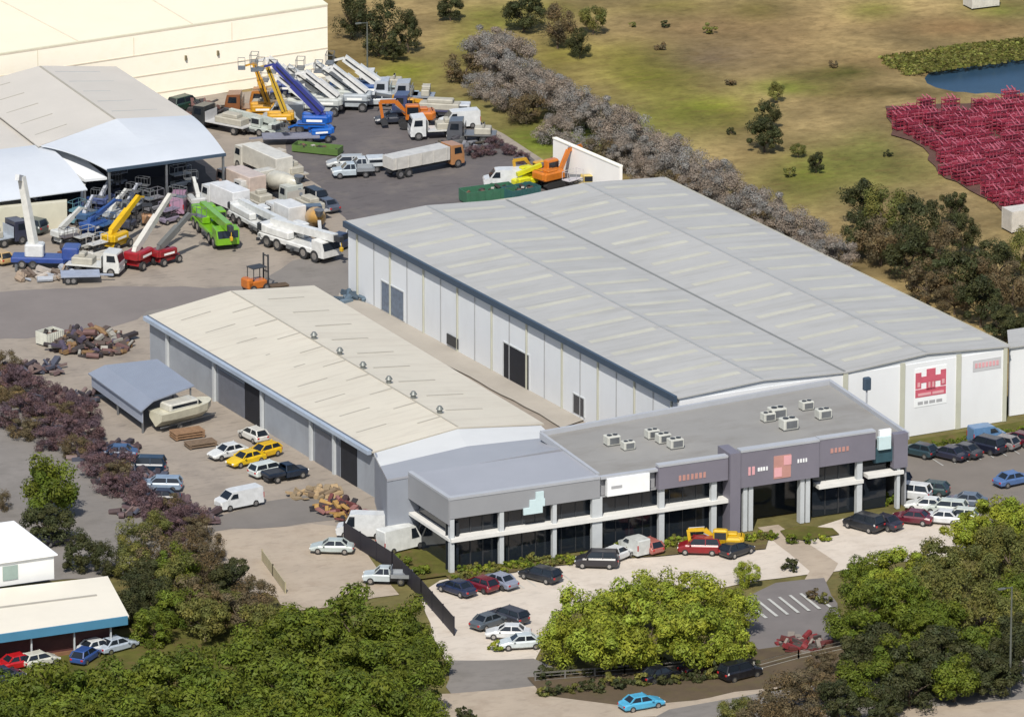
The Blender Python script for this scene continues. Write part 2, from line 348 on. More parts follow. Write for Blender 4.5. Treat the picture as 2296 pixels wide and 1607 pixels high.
def crane_kit(rgb, L=11.):
    def f():
        k = []; pm = paint(rgb, .35); l = L/2; gm = DKSTEEL
        k.append(P('carrier', MB().cbox(-l,l-1.8,-1.3,1.3,.8,1.35,.1).box(-l,-l+.5,-1.3,1.3,.6,1.2), pm))
        k.append(P('driver_cab', MB().rings([[(x,-h,z0),(x,h,z0),(x,h,z1),(x,-h,z1)] for x, h, z0, z1 in ((l,1.2,.6,1.3),(l-.25,1.3,.6,2.2),(l-1.7,1.3,.6,2.3))]), pm))
        k.append(P('windscreen', MB().add([(l+.01,-1.1,1.32),(l+.01,1.1,1.32),(l-.22,1.15,2.1),(l-.22,-1.15,2.1)],[(0,1,2,3)]), GLASS, 1))
        wheels(k, (l-1.3, l-3.0, -l+3.0, -l+1.4), 1.33, .62, .38)
        k.append(P('slew_deck', MB().cbox(-l+.4,-.4,-1.25,-.3,1.4,2.2,.12).cbox(-l,-l+1.4,-1.3,1.3,1.4,2.35,.15).cyl((-1.6,0,1.3),(-1.6,0,1.6),.9,16), pm))
        i = len(k); k.append(P('operator_cab', MB().cbox(-1.6,0.2,.35,1.25,1.4,2.9,.1), pm))
        k.append(P('cab_window', MB().box(-1.4,0,1.25,1.27,1.9,2.7).box(.2,.22,.45,1.15,1.7,2.7).box(-1.4,0,.33,.35,1.9,2.7), GLASS, i))
        j = len(k); k.append(P('boom', MB().beam((-l+1.,-.1,2.4),(l+.6,-.1,2.75),.7,.8), pm))
        k.append(P('boom_tip', MB().beam((l+.6,-.1,2.75),(l+1.6,-.1,2.78),.5,.55), gm, j))
        k.append(P('counterweight', MB().cbox(-l-.15,-l+.7,-1.32,1.32,1.5,2.3,.1), gm)); k.append(P('side_locker', MB().box(-.6,1.6,-1.33,-1.28,.55,1.0), STEEL)); k.append(P('side_locker', MB().box(-.6,1.6,1.28,1.33,.55,1.0), STEEL)); k.append(P('lift_ram', MB().cyl((-l+3,-.1,1.8),(-l+5.2,-.1,2.5),.14,8), CHROME)); k.append(P('hook_block', MB().cyl((l+1.5,-.1,2.5),(l+1.5,-.1,1.9),.05,6).cbox(l+1.3,l+1.7,-.25,.05,1.5,1.95,.06), paint(YELK)))
        k.append(P('outrigger', MB().box(-l+.1,-l+.4,-1.6,1.6,.5,.8), gm)); k.append(P('outrigger', MB().box(.3,.6,-1.6,1.6,.5,.8), gm))
        return k
    return f
def telehandler_kit(rgb, elev=12, L=6.5):
    def f():
        k = []; pm = paint(rgb, .4)
        k.append(P('chassis', MB().cbox(-2.3,1.9,-.75,.75,.6,1.25,.12).cbox(-2.3,-.6,-1.15,-.35,.8,1.6,.12), pm)); wheels(k, (1.5, -1.5), 1.2, .6, .4)
        i = len(k); k.append(P('cab', MB().cbox(-.9,.6,.2,1.1,1.0,2.5,.1), pm))
        k.append(P('cab_window', MB().box(-.75,.45,1.1,1.12,1.6,2.35).box(.6,.62,.3,1.0,1.4,2.35).box(-.75,.45,.18,.2,1.6,2.35), GLASS, i))
        e = R(elev); p = Vector((-2.0,-.15,1.9)); d = Vector((math.cos(e),0,math.sin(e))); j = len(k)
        k.append(P('boom', MB().beam(p,p+d*L*.65,.4,.5), pm)); k.append(P('telescopic_section', MB().beam(p+d*L*.65,p+d*L,.3,.36), STEEL, j))
        q = p+d*L; k.append(P('fork', MB().beam(q+Vector((.1,-.4,-.4)),q+Vector((1.2,-.4,-.5)),.12,.05).beam(q+Vector((.1,.4,-.4)),q+Vector((1.2,.4,-.5)),.12,.05).box(q.x,q.x+.12,-.7,.5,q.z-.6,q.z+.2), DKSTEEL))
        return k
    return f
def forklift_kit(rgb):
    def f():
        k = []; pm = paint(rgb, .45)
        k.append(P('body', MB().cbox(-1.5,.6,-.65,.65,.3,1.05,.12).cbox(-1.6,-.9,-.65,.65,.4,1.35,.15), pm)); wheels(k, (.4, -1.0), .75, .35, .25)
        g = MB()
        for x in (-.9, .45):
            for y in (-.55, .5): g.box(x,x+.06,y,y+.06,1.0,2.2)
        k.append(P('overhead_guard', g.box(-.95,.55,-.6,.6,2.2,2.27), DKSTEEL))
        k.append(P('mast', MB().box(.75,.87,-.45,-.33,.1,3.3).box(.75,.87,.33,.45,.1,3.3).box(.77,.85,-.33,.33,3.1,3.2).box(.77,.85,-.33,.33,1.6,1.7), DKSTEEL))
        k.append(P('fork', MB().box(.9,3.6,-.4,-.24,.12,.2)), ) if False else k.append(P('fork', MB().box(.88,2.3,-.4,-.24,.15,.22), DKSTEEL))
        k.append(P('fork', MB().box(.88,2.3,.24,.4,.15,.22), DKSTEEL))
        return k
    return f
def scissor_kit(rgb):
    def f():
        k = []; pm = paint(rgb, .45)
        k.append(P('base', MB().cbox(-1.2,1.2,-.55,.55,.25,.75,.08), pm)); wheels(k, (.85,-.85), .62, .28, .2)
        s = MB()
        for y in (-.4, .4):
            for i in range(3): s.beam((-1,y,.8+i*.25),(1,y,1.05+i*.25),.08); s.beam((1,y,.8+i*.25),(-1,y,1.05+i*.25),.08)
        k.append(P('scissor_stack', s, DKSTEEL)); b = MB().box(-1.2,1.2,-.6,.6,1.6,1.7)
        for x in (-1.2, 0, 1.16):
            for y in (-.6, .56): b.box(x,x+.04,y,y+.04,1.7,2.7)
        b.box(-1.2,1.2,-.6,-.56,2.65,2.7).box(-1.2,1.2,.56,.6,2.65,2.7).box(-1.2,-1.16,-.6,.6,2.65,2.7).box(1.16,1.2,-.6,.6,2.65,2.7)
        k.append(P('platform', b, pm))
        return k
    return f
def skip_kit(rgb, L=6.):
    def f():
        l = L/2; b = MB(); 
        for s in (-1, 1): b.add([(-l,s*1.15,.1),(l,s*1.15,.1),(l,s*1.22,1.5),(-l,s*1.22,1.5),(-l,s*1.08,.1),(l,s*1.08,.1),(l,s*1.15,1.5),(-l,s*1.15,1.5)],[(0,1,2,3),(4,5,6,7),(3,2,6,7),(0,3,7,4),(1,2,6,5)])
        b.box(-l,l,-1.08,1.08,.1,.2).box(-l,-l+.07,-1.08,1.08,.2,1.5).box(l-.07,l,-1.08,1.08,.2,1.5)
        for i in range(7): b.box(-l+.3+i*(L-.7)/6,-l+.42+i*(L-.7)/6,-1.29,-1.2,.2,1.5)
        r = random.Random(3); w = MB()
        for i in range(26):
            x = r.uniform(-l+.6,l-.6); y = r.uniform(-.8,.8); z = r.uniform(.5,1.3)
            w.beam((x,y,z),(x+r.uniform(-.7,.7),y+r.uniform(-.5,.5),z+r.uniform(-.2,.4)),r.uniform(.1,.5),r.uniform(.08,.3),r.choice((0,1,2)))
        return [P('bin', b, paint(rgb,.5)), P('waste', w, [paint((120,90,75),.8), paint((200,195,185),.8), paint((70,65,62),.8)])]
    return f
def container_kit(rgb, L=6.1):
    def f():
        l = L/2; b = MB().box(-l,l,-1.2,1.2,.1,2.6)
        for i in range(int(L/.45)):
            x = -l+.25+i*.45
            for s in (-1, 1): b.box(x,x+.22,min(s*1.2,s*1.235),max(s*1.2,s*1.235),.3,2.45)
        for x in (-l-.02, l-.1):
            for y in (-1.24, 1.12): b.box(x,x+.12,y,y+.12,.08,2.63)
        k = [P('body', b, paint(rgb,.5))]
        for s in (-1, 1): k.append(P('door', MB().box(l,l+.05,min(s*.03,s*1.1),max(s*.03,s*1.1),.2,2.5).cyl((l+.08,s*.4,.2),(l+.08,s*.4,2.5),.03,6), paint(rgb,.5)))
        return k
    return f
def heap(label, px, py, w, d, n, cols, seed, hmax=1.8):
    r = random.Random(seed); c = at(px, py); b = MB()
    for i in range(n):
        a = r.uniform(0, 6.28); q = math.sqrt(r.random()); x = c.x+math.cos(a)*q*w; y = c.y+math.sin(a)*q*d
        z = r.random()*hmax*(1-q*.75); L = r.uniform(.5,1.8); t = r.uniform(0,3.14)
        k = r.randrange(len(cols))
        p = (x,y,z*.6+.15); e = (x+math.cos(t)*L,y+math.sin(t)*L,max(.1,z*.6+r.uniform(-.3,.7)))
        if r.random() < .3: b.cyl(p, e, r.uniform(.1,.4), 8, k)
        else: b.beam(p, e, r.uniform(.12,.8), r.uniform(.08,.5), k)
    o = link('scrap_heap', b.mesh('scrap_heap', [paint(q, .75) for q in cols], c), None, c)
    return tag(o, label, 'scrap heap', None, 'stuff')
def pallet_kit(rgb, n=4):
    def f():
        b = MB(); r = random.Random(n)
        for i in range(n):
            z = i*.28
            for j in range(6): b.box(-1.1,1.1,-.55+j*.2,-.42+j*.2,z+.1,z+.22)
            b.box(-1.05,-.9,-.55,.6,z,z+.1).box(.9,1.05,-.55,.6,z,z+.1)
        return [P('boards', b, mat('timber_%d_%d_%d' % rgb, C(*rgb), .8, 0, .25, 2))]
    return f
def boat_kit():
    def f():
        k = []; pm = paint((235,230,205), .3); h = MB(); rs = []
        for x, w, zb, zt in ((-3.4,1.2,.55,2.1),(-1.5,1.35,.45,2.15),(1.2,1.35,.45,2.2),(2.6,1.15,.55,2.3),(3.3,.7,.9,2.35),(3.6,.2,1.6,2.4)):
            rs.append([(x,-w,zt),(x,-w*.85,(zb+zt)/2),(x,0,zb),(x,w*.85,(zb+zt)/2),(x,w,zt)])
        k.append(P('hull', h.rings(rs), pm))
        k.append(P('cabin', MB().cbox(-2.2,1.6,-.95,.95,2.1,2.9,.15), paint((225,222,210),.4)))
        k.append(P('cabin_window', MB().box(-1.9,1.3,-.965,-.95,2.4,2.7).box(-1.9,1.3,.95,.965,2.4,2.7), GLASS, 1))
        k.append(P('windscreen', MB().add([(1.62,-.85,2.2),(2.2,-.7,2.25),(2.2,.7,2.25),(1.62,.85,2.2),(1.62,-.8,2.75),(1.62,.8,2.75)],[(0,1,4),(1,2,5,4),(2,3,5)]), GLASS))
        k.append(P('trailer_frame', MB().beam((-3.2,-.6,.5),(4.4,0,.5),.12).beam((-3.2,.6,.5),(4.4,0,.5),.12), STEEL))
        wheels(k, (-1.0,), 1.15, .33, .2)
        return k
    return f
# ------------------------------------------------------------------ trees
SP = {  # base colour, leaf size, leaves, translucency
 'green':  (C(112,126,42,.65), .30, 8500),
 'lime':   (C(152,162,56,.66), .30, 8000),
 'dark':   (C(80,84,50,.6), .29, 7500),
 'olive':  (C(128,128,66,.62), .28, 7000),
 'grey':   (C(166,156,145,.63), .18, 12500),
 'maroon': (C(122,98,102,.62), .24, 6500),
 'brown':  (C(124,108,78,.6), .24, 6500),
}
def leafmat(sp):
    return mat('foliage_'+sp, SP[sp][0], .6, 0, .25, .5, attr='mul', trans=.22, spec=.2)
BARK = mat('bark', C(105,90,75), .9, 0, .3, 2)
def crown_mb(sp, seed, flat=1., n=None, nc=34, lsz=None):
    """unit crown: radius 4.5 m, vertical radius 4.5*flat, centre at z=0"""
    r = random.Random(seed); base, ls, nl = SP[sp]; nl = n or nl; ls = lsz or ls; mb = MB(); mb.cols = []
    cl = []; lo, hi = (.86,1.14) if sp == 'grey' else (.72,1.28)
    for i in range(nc):
        while True:
            v = Vector((r.uniform(-1,1), r.uniform(-1,1), r.uniform(-.75,1)))
            if .45 < v.length < .9: break
        cl.append((v*4.5*r.uniform(.88,1.12), r.uniform(.7,1.8), r.uniform(lo,hi), r.uniform(-.1,.1)))
    for i in range(nl):
        c, rad, br, hu = cl[i % nc]
        d = Vector((r.gauss(0,1), r.gauss(0,1), r.gauss(.25,1))).normalized()
        p = c+d*rad*r.uniform(.55,1.08)
        p.z *= flat
        nrm = (d+Vector((r.gauss(0,.34), r.gauss(0,.34), r.gauss(.3,.34)))).normalized()
        a = nrm.orthogonal().normalized(); b = nrm.cross(a); t = r.uniform(0,6.28)
        u = (a*math.cos(t)+b*math.sin(t))*ls*r.uniform(.5,1.1); w = nrm.cross(u)*r.uniform(.4,.9)
        mb.add([p-u-w*.3, p+w*.6-u*.2, p+u, p-w*.7+u*.1], [(0,1,2,3)])
        k = br*r.uniform(.8,1.2)
        mb.cols.append((k*(1+hu+r.uniform(-.06,.06)), k, k*(1-hu)))
    return mb
def limbs_mb(seed, h, spread=2.9, n=9):
    r = random.Random(seed); mb = MB()
    mb.cyl((0,0,-.2),(r.uniform(-.2,.2),r.uniform(-.2,.2),h*.55),.26,8,0,.18)
    for i in range(n):
        a = 6.28*i/n+r.uniform(-.4,.4); q = Vector((math.cos(a)*spread*r.uniform(.6,1.2), math.sin(a)*spread*r.uniform(.6,1.2), h*r.uniform(.75,1.15)))
        s = Vector((0,0,h*r.uniform(.35,.55))); m = (s+q)/2+Vector((0,0,.2))
        mb.cyl(s, m, .13, 6, 0, .09); mb.cyl(m, q, .09, 6, 0, .03)
    return mb
NV = 4
def tree_kit(sp, v, flat, lift):
    def f():
        c = crown_mb(sp, hash_(sp)+v*17, flat)
        c.v = [(x, y, z+lift) for x, y, z in c.v]
        return [P('crown', c, leafmat(sp)), P('trunk', limbs_mb(v+hash_(sp), lift), BARK)]
    return f
def hash_(s): return sum(ord(q)*(i+3) for i, q in enumerate(s))
TN = [0]
def tree(sp, cx, cy, rw, rh, label, group=None, name='tree', cat='tree', lift=None, v=None):
    """crown centred on picture point (cx,cy), half width rw and half height rh in P pixels; the base is put on the ground below it"""
    TN[0] += 1; v = TN[0] % NV if v is None else v
    s = rw/20/4.9; flat = {0: .75, 1: 1.0, 2: 1.3}[0 if rh/rw < .85 else (1 if rh/rw < 1.15 else 2)]
    L = lift if lift is not None else (4.5*flat*.85+1.4)
    zc = L*s
    g = at(cx, cy+zc*19.1*0+0, zc); loc = (g.x, g.y, 0)
    rng = random.Random(TN[0]*31)
    T = inst(('tree', sp, v, flat, round(L,1)), tree_kit(sp, v, flat, L), name, label, cat, loc, rng.uniform(0,6.28), group, (s, s, s*rng.uniform(.92,1.1)))
    return T
def shrub_kit(sp, v):
    def f():
        c = crown_mb(sp, v*13+5, .7, 520, 12, .95); c.v = [(x*.2, y*.2, z*.2+.62) for x, y, z in c.v]
        return [P('foliage', c, leafmat(sp)), P('stem', MB().cyl((0,0,0),(0,0,.5),.05,6,0,.03).cyl((0,0,.1),(.3,.1,.6),.03,5).cyl((0,0,.1),(-.25,.15,.6),.03,5), BARK)]
    return f
def shrub(sp, px, py, rw, label, group=None, rh=None):
    TN[0] += 1; s = rw/20/1.1; g = at(px, py)
    return inst(('shrub', sp, TN[0] % 3), shrub_kit(sp, TN[0] % 3), 'shrub', label, 'shrub', (g.x, g.y, 0), TN[0]*1.3, group, (s, s, (rh or rw)/20/1.1))
# ------------------------------------------------------------------ buildings
def lerp(a, b, t): return a+(b-a)*t
class Bld:
    def __init__(s, name, label, cat, px, z, group=None):
        """px: picture points of BL, BR, FR, FL roof corners; z height(s)"""
        zz = z if isinstance(z, (list, tuple)) else [z]*4; s.z = zz
        s.c = [Vector((at(p[0], p[1], h).x, at(p[0], p[1], h).y)) for p, h in zip(px, zz)]
        m = sum(s.c, Vector((0, 0)))/4
        s.T = thing(name, label, cat, (m.x, m.y, 0), 0, group) if name else None
    def pt(s, u, v): return lerp(lerp(s.c[0], s.c[1], u), lerp(s.c[3], s.c[2], u), v)
    def hz(s, u, v): return lerp(lerp(s.z[0], s.z[1], u), lerp(s.z[3], s.z[2], u), v)
    def edge(s, e):
        BL, BR, FR, FL = s.c
        return {'left': (BL, FL), 'front': (FL, FR), 'right': (FR, BR), 'back': (BR, BL)}[e]
    def elen(s, e): a, b = s.edge(e); return (b-a).length
    def wbox(s, mb, e, t0, t1, z0, z1, o0=-.1, o1=.03, m=0):
        a, b = s.edge(e); d = (b-a).normalized(); n = Vector((d.y, -d.x))
        L = (b-a).length
        p, q = a+d*t0*L, a+d*t1*L
        return mb.quadbox([p+n*o0, q+n*o0, q+n*o1, p+n*o1], z0, z1, m)
    def walls(s, mb, z0=0, z1=None, th=.2, edges=('left', 'front', 'right', 'back'), inset=.05, m=0):
        for e in edges:
            z = {'left': (s.z[0], s.z[3]), 'front': (s.z[3], s.z[2]), 'right': (s.z[2], s.z[1]), 'back': (s.z[1], s.z[0])}[e]
            a, b = s.edge(e); d = (b-a).normalized(); n = Vector((d.y, -d.x)); k = inset
            p, q = a+d*(k), b-d*(k)
            if e in ('left', 'right'): p, q = p+d*th, q-d*th
            zt = [z[0], z[1], z[1], z[0]] if z1 is None else z1
            mb.quadbox([p-n*(k+th), q-n*(k+th), q-n*k, p-n*k], z0, [h-.12 for h in zt] if isinstance(zt, list) else zt, m)
        return mb
    def roof(s, mb, prof, v0=0, v1=1, th=.15, ov=.25, m=0, lift=0):
        Lf, Ll = s.elen('front'), s.elen('left'); du = ov/Lf; dv = ov/Ll
        top = []; 
        for v in (v0-(dv if v0 == 0 else 0), v1+(dv if v1 == 1 else 0)):
            row = []
            for i, (u, dz) in enumerate(prof):
                uu = u-(du if i == 0 and u == 0 else 0)+(du if i == len(prof)-1 and u == 1 else 0)
                p = s.pt(uu, v); row.append((p.x, p.y, s.hz(uu, v)+dz+lift))
            top.append(row)
        n = len(prof); vs = top[0]+top[1]+[(x, y, z-th) for x, y, z in top[0]+top[1]]; fs = []
        for i in range(n-1):
            fs += [(i, n+i, n+i+1, i+1), (2*n+i, 2*n+i+1, 3*n+i+1, 3*n+i), (i, i+1, 2*n+i+1, 2*n+i), (n+i+1, n+i, 3*n+i, 3*n+i+1)]
        fs += [(0, 2*n, 3*n, n), (n-1, 2*n-1, 4*n-1, 3*n-1)]
        return mb.add(vs, fs, m)
    def strip(s, mb, prof, u0, u1, v0, v1, h=.03, m=0):
        """thin raised strip lying on the roof between (u0,v0) and (u1,v1)"""
        def dz(u):
            for (a, za), (b, zb) in zip(prof, prof[1:]):
                if a-1e-6 <= u <= b+1e-6: return lerp(za, zb, (u-a)/(b-a))
            return 0
        us = sorted(set([u0, u1]+[u for u, _ in prof if u0 < u < u1])); n = len(us); vs = []
        for hh in (h, .003):
            for v in (v0, v1):
                for u in us: p = s.pt(u, v); vs.append((p.x, p.y, s.hz(u, v)+dz(u)+hh))
        fs = []
        for i in range(n-1): fs += [(i, n+i, n+i+1, i+1), (i, i+1, 2*n+i+1, 2*n+i), (n+i+1, n+i, 3*n+i, 3*n+i+1)]
        fs += [(0, 2*n, 3*n, n), (n-1, 2*n-1, 4*n-1, 3*n-1)]
        return mb.add(vs, fs, m)
    def gable(s, mb, prof, e='front', m=0, th=.2):
        v = 1 if e == 'front' else 0; a, b = s.edge('front'); d = (b-a).normalized(); n = Vector((d.y, -d.x))*(1 if v else -1)
        top = [(u, z) for u, z in prof]; vs = []
        for o in (.02, th):
            for u, z in top:
                p = s.pt(min(max(u, .004), .996), v)-n*o; vs.append((p.x, p.y, s.hz(u, v)+z-.08))
            for u in (.996, .004):
                p = s.pt(u, v)-n*o; vs.append((p.x, p.y, s.hz(u, v)-.6))
        k = len(top)+2
        mb.add(vs, [tuple(range(k)), tuple(range(2*k-1, k-1, -1))]+[(i, i+k, (i+1) % k+k, (i+1) % k) for i in range(k)], m)
        return mb
# building materials
M_roofW = mat('grey_sheet_roof', C(201,200,197), .5, 0, .07, .08, rib='Y', ribscale=3., stain=(C(176,174,168), .5, .55, (.12,1.6,1)), spots=(.35,.93,5.))
M_sky = mat('pale_skylight_sheet', C(214,212,197), .5, 0, .12, .3)
M_wallW = mat('pale_panel_wall', (.60,.62,.64), .6, 0, .05, .15, stain=((.52,.53,.54), .3, .3, (1,1,.2)))
M_wallF = mat('white_front_wall', (.66,.67,.68), .6, 0, .05, .15, stain=((.58,.58,.58), .3, .3, (1,1,.2)))
M_pilW = mat('cream_pilaster', (.44,.44,.36), .6, 0, .08, .5)
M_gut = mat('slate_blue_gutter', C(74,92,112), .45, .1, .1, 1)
M_lgut = mat('pale_blue_gutter', C(196,210,228), .4, .1, .12, .5)
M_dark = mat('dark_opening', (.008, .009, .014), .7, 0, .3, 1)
M_cream = mat('cream_sheet_roof', C(238,230,212), .5, 0, .06, .1, rib='Y', ribscale=3., stain=(C(208,196,178), .6, .5, (.12,1.8,1)), spots=(.4,.94,5.))
M_seam = mat('weathered_seam', C(190,184,170), .7, 0, .1, 1)
M_sidewall = mat('grey_side_wall', (.27,.29,.32), .6, 0, .12, .3, stain=((.21,.22,.24), .5, .5, (1,1,.3)))
M_door = mat('grey_roller_door', (.15,.16,.19), .5, .2, .1, 1, rib='Z', ribscale=5.)
M_pil = mat('pale_grey_column', (.44,.46,.47), .6, 0, .08, 1)
M_mroof = mat('grey_membrane_roof', C(166,164,160), .8, 0, .08, .15, stain=(C(148,144,138), .3, .7, (.5,1.2,1)))
M_broof = mat('blue_grey_sheet_roof', C(190,192,200), .45, .1, .06, .15, rib='X', ribscale=3.)
M_cap = mat('pale_parapet_cap', C(205,208,214), .45, .1, .06, .5)
M_fasL = mat('light_grey_fascia', (.27,.275,.29), .5, .1, .06, .3)
M_fasP = mat('mauve_grey_fascia', (.17,.16,.195), .5, .1, .08, .3)
M_slab = mat('concrete_slab_edge', (.62,.61,.58), .7, 0, .1, .5)
M_white = mat('white_sheet_metal', C(250,250,250,.85), .4, .1, .04, .2)
M_wroof = mat('white_sheet_roof', C(242,242,240,.72), .45, .05, .06, .15, rib='Y', ribscale=3.)
M_bull = mat('silver_sheet_roof', (.50,.53,.57), .4, .1, .05, .2)
M_wallC = mat('cream_concrete_wall', (.89,.82,.68), .7, 0, .03, .12, stain=((.86,.76,.58), .4, .4))
M_roofC = mat('ivory_sheet_roof', (.70,.675,.52), .6, 0, .04, .1)
M_joint = mat('brown_joint', (.62,.54,.42), .8, 0, .1, 1)
M_red = mat('sign_red', (.50,.10,.14), .5, 0, .15, 1)
M_pink = mat('sign_pink', (.62,.32,.34), .5, 0, .1, 1)
M_signw = mat('sign_white', (.75,.76,.76), .4, 0, .04, 1)
M_grayt = mat('sign_grey', (.34,.34,.35), .5, 0, .06, 1)
M_cyan = mat('sign_pale_cyan', (.50,.62,.64), .35, 0, .06, 1)
M_salmon = mat('sign_salmon', (.42,.22,.19), .5, 0, .1, 1)
M_maroonw = mat('maroon_brick_wall', (.07,.022,.02), .7, 0, .2, 1)
M_blue = mat('blue_fascia', C(82,140,172,.75), .4, 0, .08, .5)

# ---- large warehouse -------------------------------------------------------------
W = Bld('warehouse', 'long grey twin-gabled warehouse with pale side wall and dark blue gutter', 'warehouse',
        [(779,496),(1486,398),(2258,774),(1523,889)], 8.6)
PW = [(0,0),(.25,.55),(.5,-.05),(.75,.65),(1,0)]
wall = W.walls(MB(), th=.25); W.gable(wall, PW, 'front'); W.gable(wall, PW, 'back')
wW = part(W.T, 'wall', wall, M_wallW)
rW = part(W.T, 'roof', W.roof(MB(), PW), M_roofW)
for i in range(16):
    v = (i+.55)/16.3
    for a, b in ((.02,.24),(.26,.47),(.53,.73),(.77,.985)):
        jit = ((i*7+int(a*40)) % 5-2)*.0025
        part(W.T, 'skylight_sheet', W.strip(MB(), PW, a+.01, b-.012, v+jit, v+jit+.0115), M_sky, sub=rW)
part(W.T, 'valley_gutter', W.strip(MB(), PW, .4965, .5035, 0, 1, .05), mat('valley_gutter', C(150,152,150), .6, .1, .1, 1), sub=rW)
for u in (.25, .75): part(W.T, 'ridge_cap', W.strip(MB(), PW, u-.003, u+.003, 0, 1, .05), mat('ridge_cap', C(186,188,188), .5, .1, .1, 1), sub=rW)
for e, t in (('left', M_gut),):
    part(W.T, 'gutter', W.wbox(MB(), e, 0, 1, 8.05, 8.75, .26, .62), t, sub=rW)
part(W.T, 'edge_flashing', W.wbox(MB(), 'right', 0, 1, 8.3, 8.66, .26, .36), M_sky, sub=rW)
part(W.T, 'edge_flashing', W.wbox(MB(), 'back', 0, 1, 8.4, 8.64, .26, .32), M_sky, sub=rW)
nb = 19
for i in range(nb):
    t = (i+.6)/nb
    if i % 2 == 0: part(W.T, 'pilaster', W.wbox(MB(), 'left', t-.0016, t+.0016, 0, 8.05, 0, .12), M_pilW, sub=wW)
    else: part(W.T, 'panel_joint', W.wbox(MB(), 'left', t-.001, t+.001, 0, 8.05, 0, .03), mat('wall_joint', (.36,.37,.38), .7, 0, .1, 1), sub=wW)
def Wside(px, z): # picture x -> t along the left wall
    a, b = W.edge('left'); best = min(range(1001), key=lambda i: abs(proj((*lerp(a, b, i/1000), z))[0]-px)); return best/1000
def opening(T, B, e, t0, t1, z0, z1, name='roller_door', m=M_dark, sub=None, fm=None):
    o = part(T, name, B.wbox(MB(), e, t0, t1, z0, z1, -.1, .015), m, sub=sub)
    L = B.elen(e); w = .14/L; fr = MB()
    B.wbox(fr, e, t0-w, t0, z0, z1+.14, -.05, .07); B.wbox(fr, e, t1, t1+w, z0, z1+.14, -.05, .07); B.wbox(fr, e, t0, t1, z1, z1+.14, -.05, .07)
    if fm is not False: part(T, 'door_frame' if 'door' in name else 'frame', fr, fm or M_pil, sub=o if sub is None else sub)
    return o
opening(W.T, W, 'left', Wside(856,3), Wside(905,3), .3, 3.7, 'roller_door', mat('dark_blue_door', (.12,.15,.2), .5, 0, .3, 2))  # plain dark blue door colour
part(W.T, 'louvre', W.wbox(MB(), 'left', Wside(1003,1), Wside(1028,1), .5, 1.7, 0, .12), DKSTEEL, sub=wW)
opening(W.T, W, 'left', Wside(1130,2), Wside(1186,2), .05, 4.2)
opening(W.T, W, 'left', Wside(1286,1.5), Wside(1310,1.5), .5, 2.6, 'service_door', mat('charcoal_door', (.05,.05,.055), .5, 0, .2, 2))
front = MB(); W.wbox(front, 'front', .0, 1.0, 0, 8.2, -.05, .06)
part(W.T, 'front_cladding', front, M_wallF, sub=wW)
def tx(B, e, px, z):
    a, b = B.edge(e); best = min(range(1201), key=lambda i: abs(proj((*lerp(a, b, i/1200), z))[0]-px)); return best/1200
F = lambda px, z=4: tx(W, 'front', px, z)
for px in (1893, 2021, 2147): part(W.T, 'pilaster', W.wbox(MB(), 'front', F(px)-.006, F(px)+.008, 0, 8.5, .06, .2), M_pilW, sub=wW)
part(W.T, 'pilaster', W.wbox(MB(), 'front', .988, .999, 0, 8.5, .06, .2), M_pilW, sub=wW)
# red emblem sign on the front wall
s0, s1 = F(2050,5), F(2122,5)
em = part(W.T, 'emblem_sign', W.wbox(MB(), 'front', s0, s1, 3.2, 7.6, .06, .1), M_signw)
g = MB(); q = lambda a: lerp(s0, s1, a)
for a, b, z0, z1 in ((.02,.2,5.3,7.1),(.36,.64,5.0,7.4),(.8,.97,5.3,7.1),(.02,.97,4.3,5.2),(.2,.36,5.9,6.6),(.64,.8,5.9,6.6)): W.wbox(g, 'front', q(a), q(b), z0, z1, .1, .13)
part(W.T, 'emblem', g, M_red, sub=em)
g = MB()
for a, b, z0, z1 in ((.08,.16,5.5,6.0),(.42,.48,5.3,5.9),(.54,.6,5.3,5.9),(.84,.92,5.5,6.0),(.1,.5,4.45,4.75),(.55,.9,4.45,4.75)): part(W.T, 'emblem_cutout', W.wbox(MB(), 'front', q(a), q(b), z0, z1, .13, .15), M_pink, sub=em)
g = MB()
for a, b in ((.1,.26),(.3,.42),(.46,.64),(.68,.86)): W.wbox(g, 'front', q(a), q(b), 3.45, 3.8, .1, .12)
part(W.T, 'sign_lettering', g, M_grayt, sub=em)
s0, s1 = F(2180,6), F(2243,6); tsn = part(W.T, 'text_sign', W.wbox(MB(), 'front', s0, s1, 6.2, 7.5, .06, .09), mat('sign_offwhite', (.46,.46,.47), .5, 0, .05, 1))
g = MB()
for i in range(7): W.wbox(g, 'front', lerp(s0,s1,.08+i*.125), lerp(s0,s1,.16+i*.125), 6.6, 7.15, .09, .12)
part(W.T, 'sign_lettering', g, M_pink, sub=tsn)
# annex beyond the right corner
AN = Bld('annex', 'pale annex wall continuing right of the grey warehouse front', 'building', [(2262,740),(2450,712),(2500,742),(2266,776)], 8.0)
part(AN.T, 'wall', AN.walls(MB()), M_wallF); part(AN.T, 'roof', AN.roof(MB(), [(0,0),(1,0)]), M_roofW)

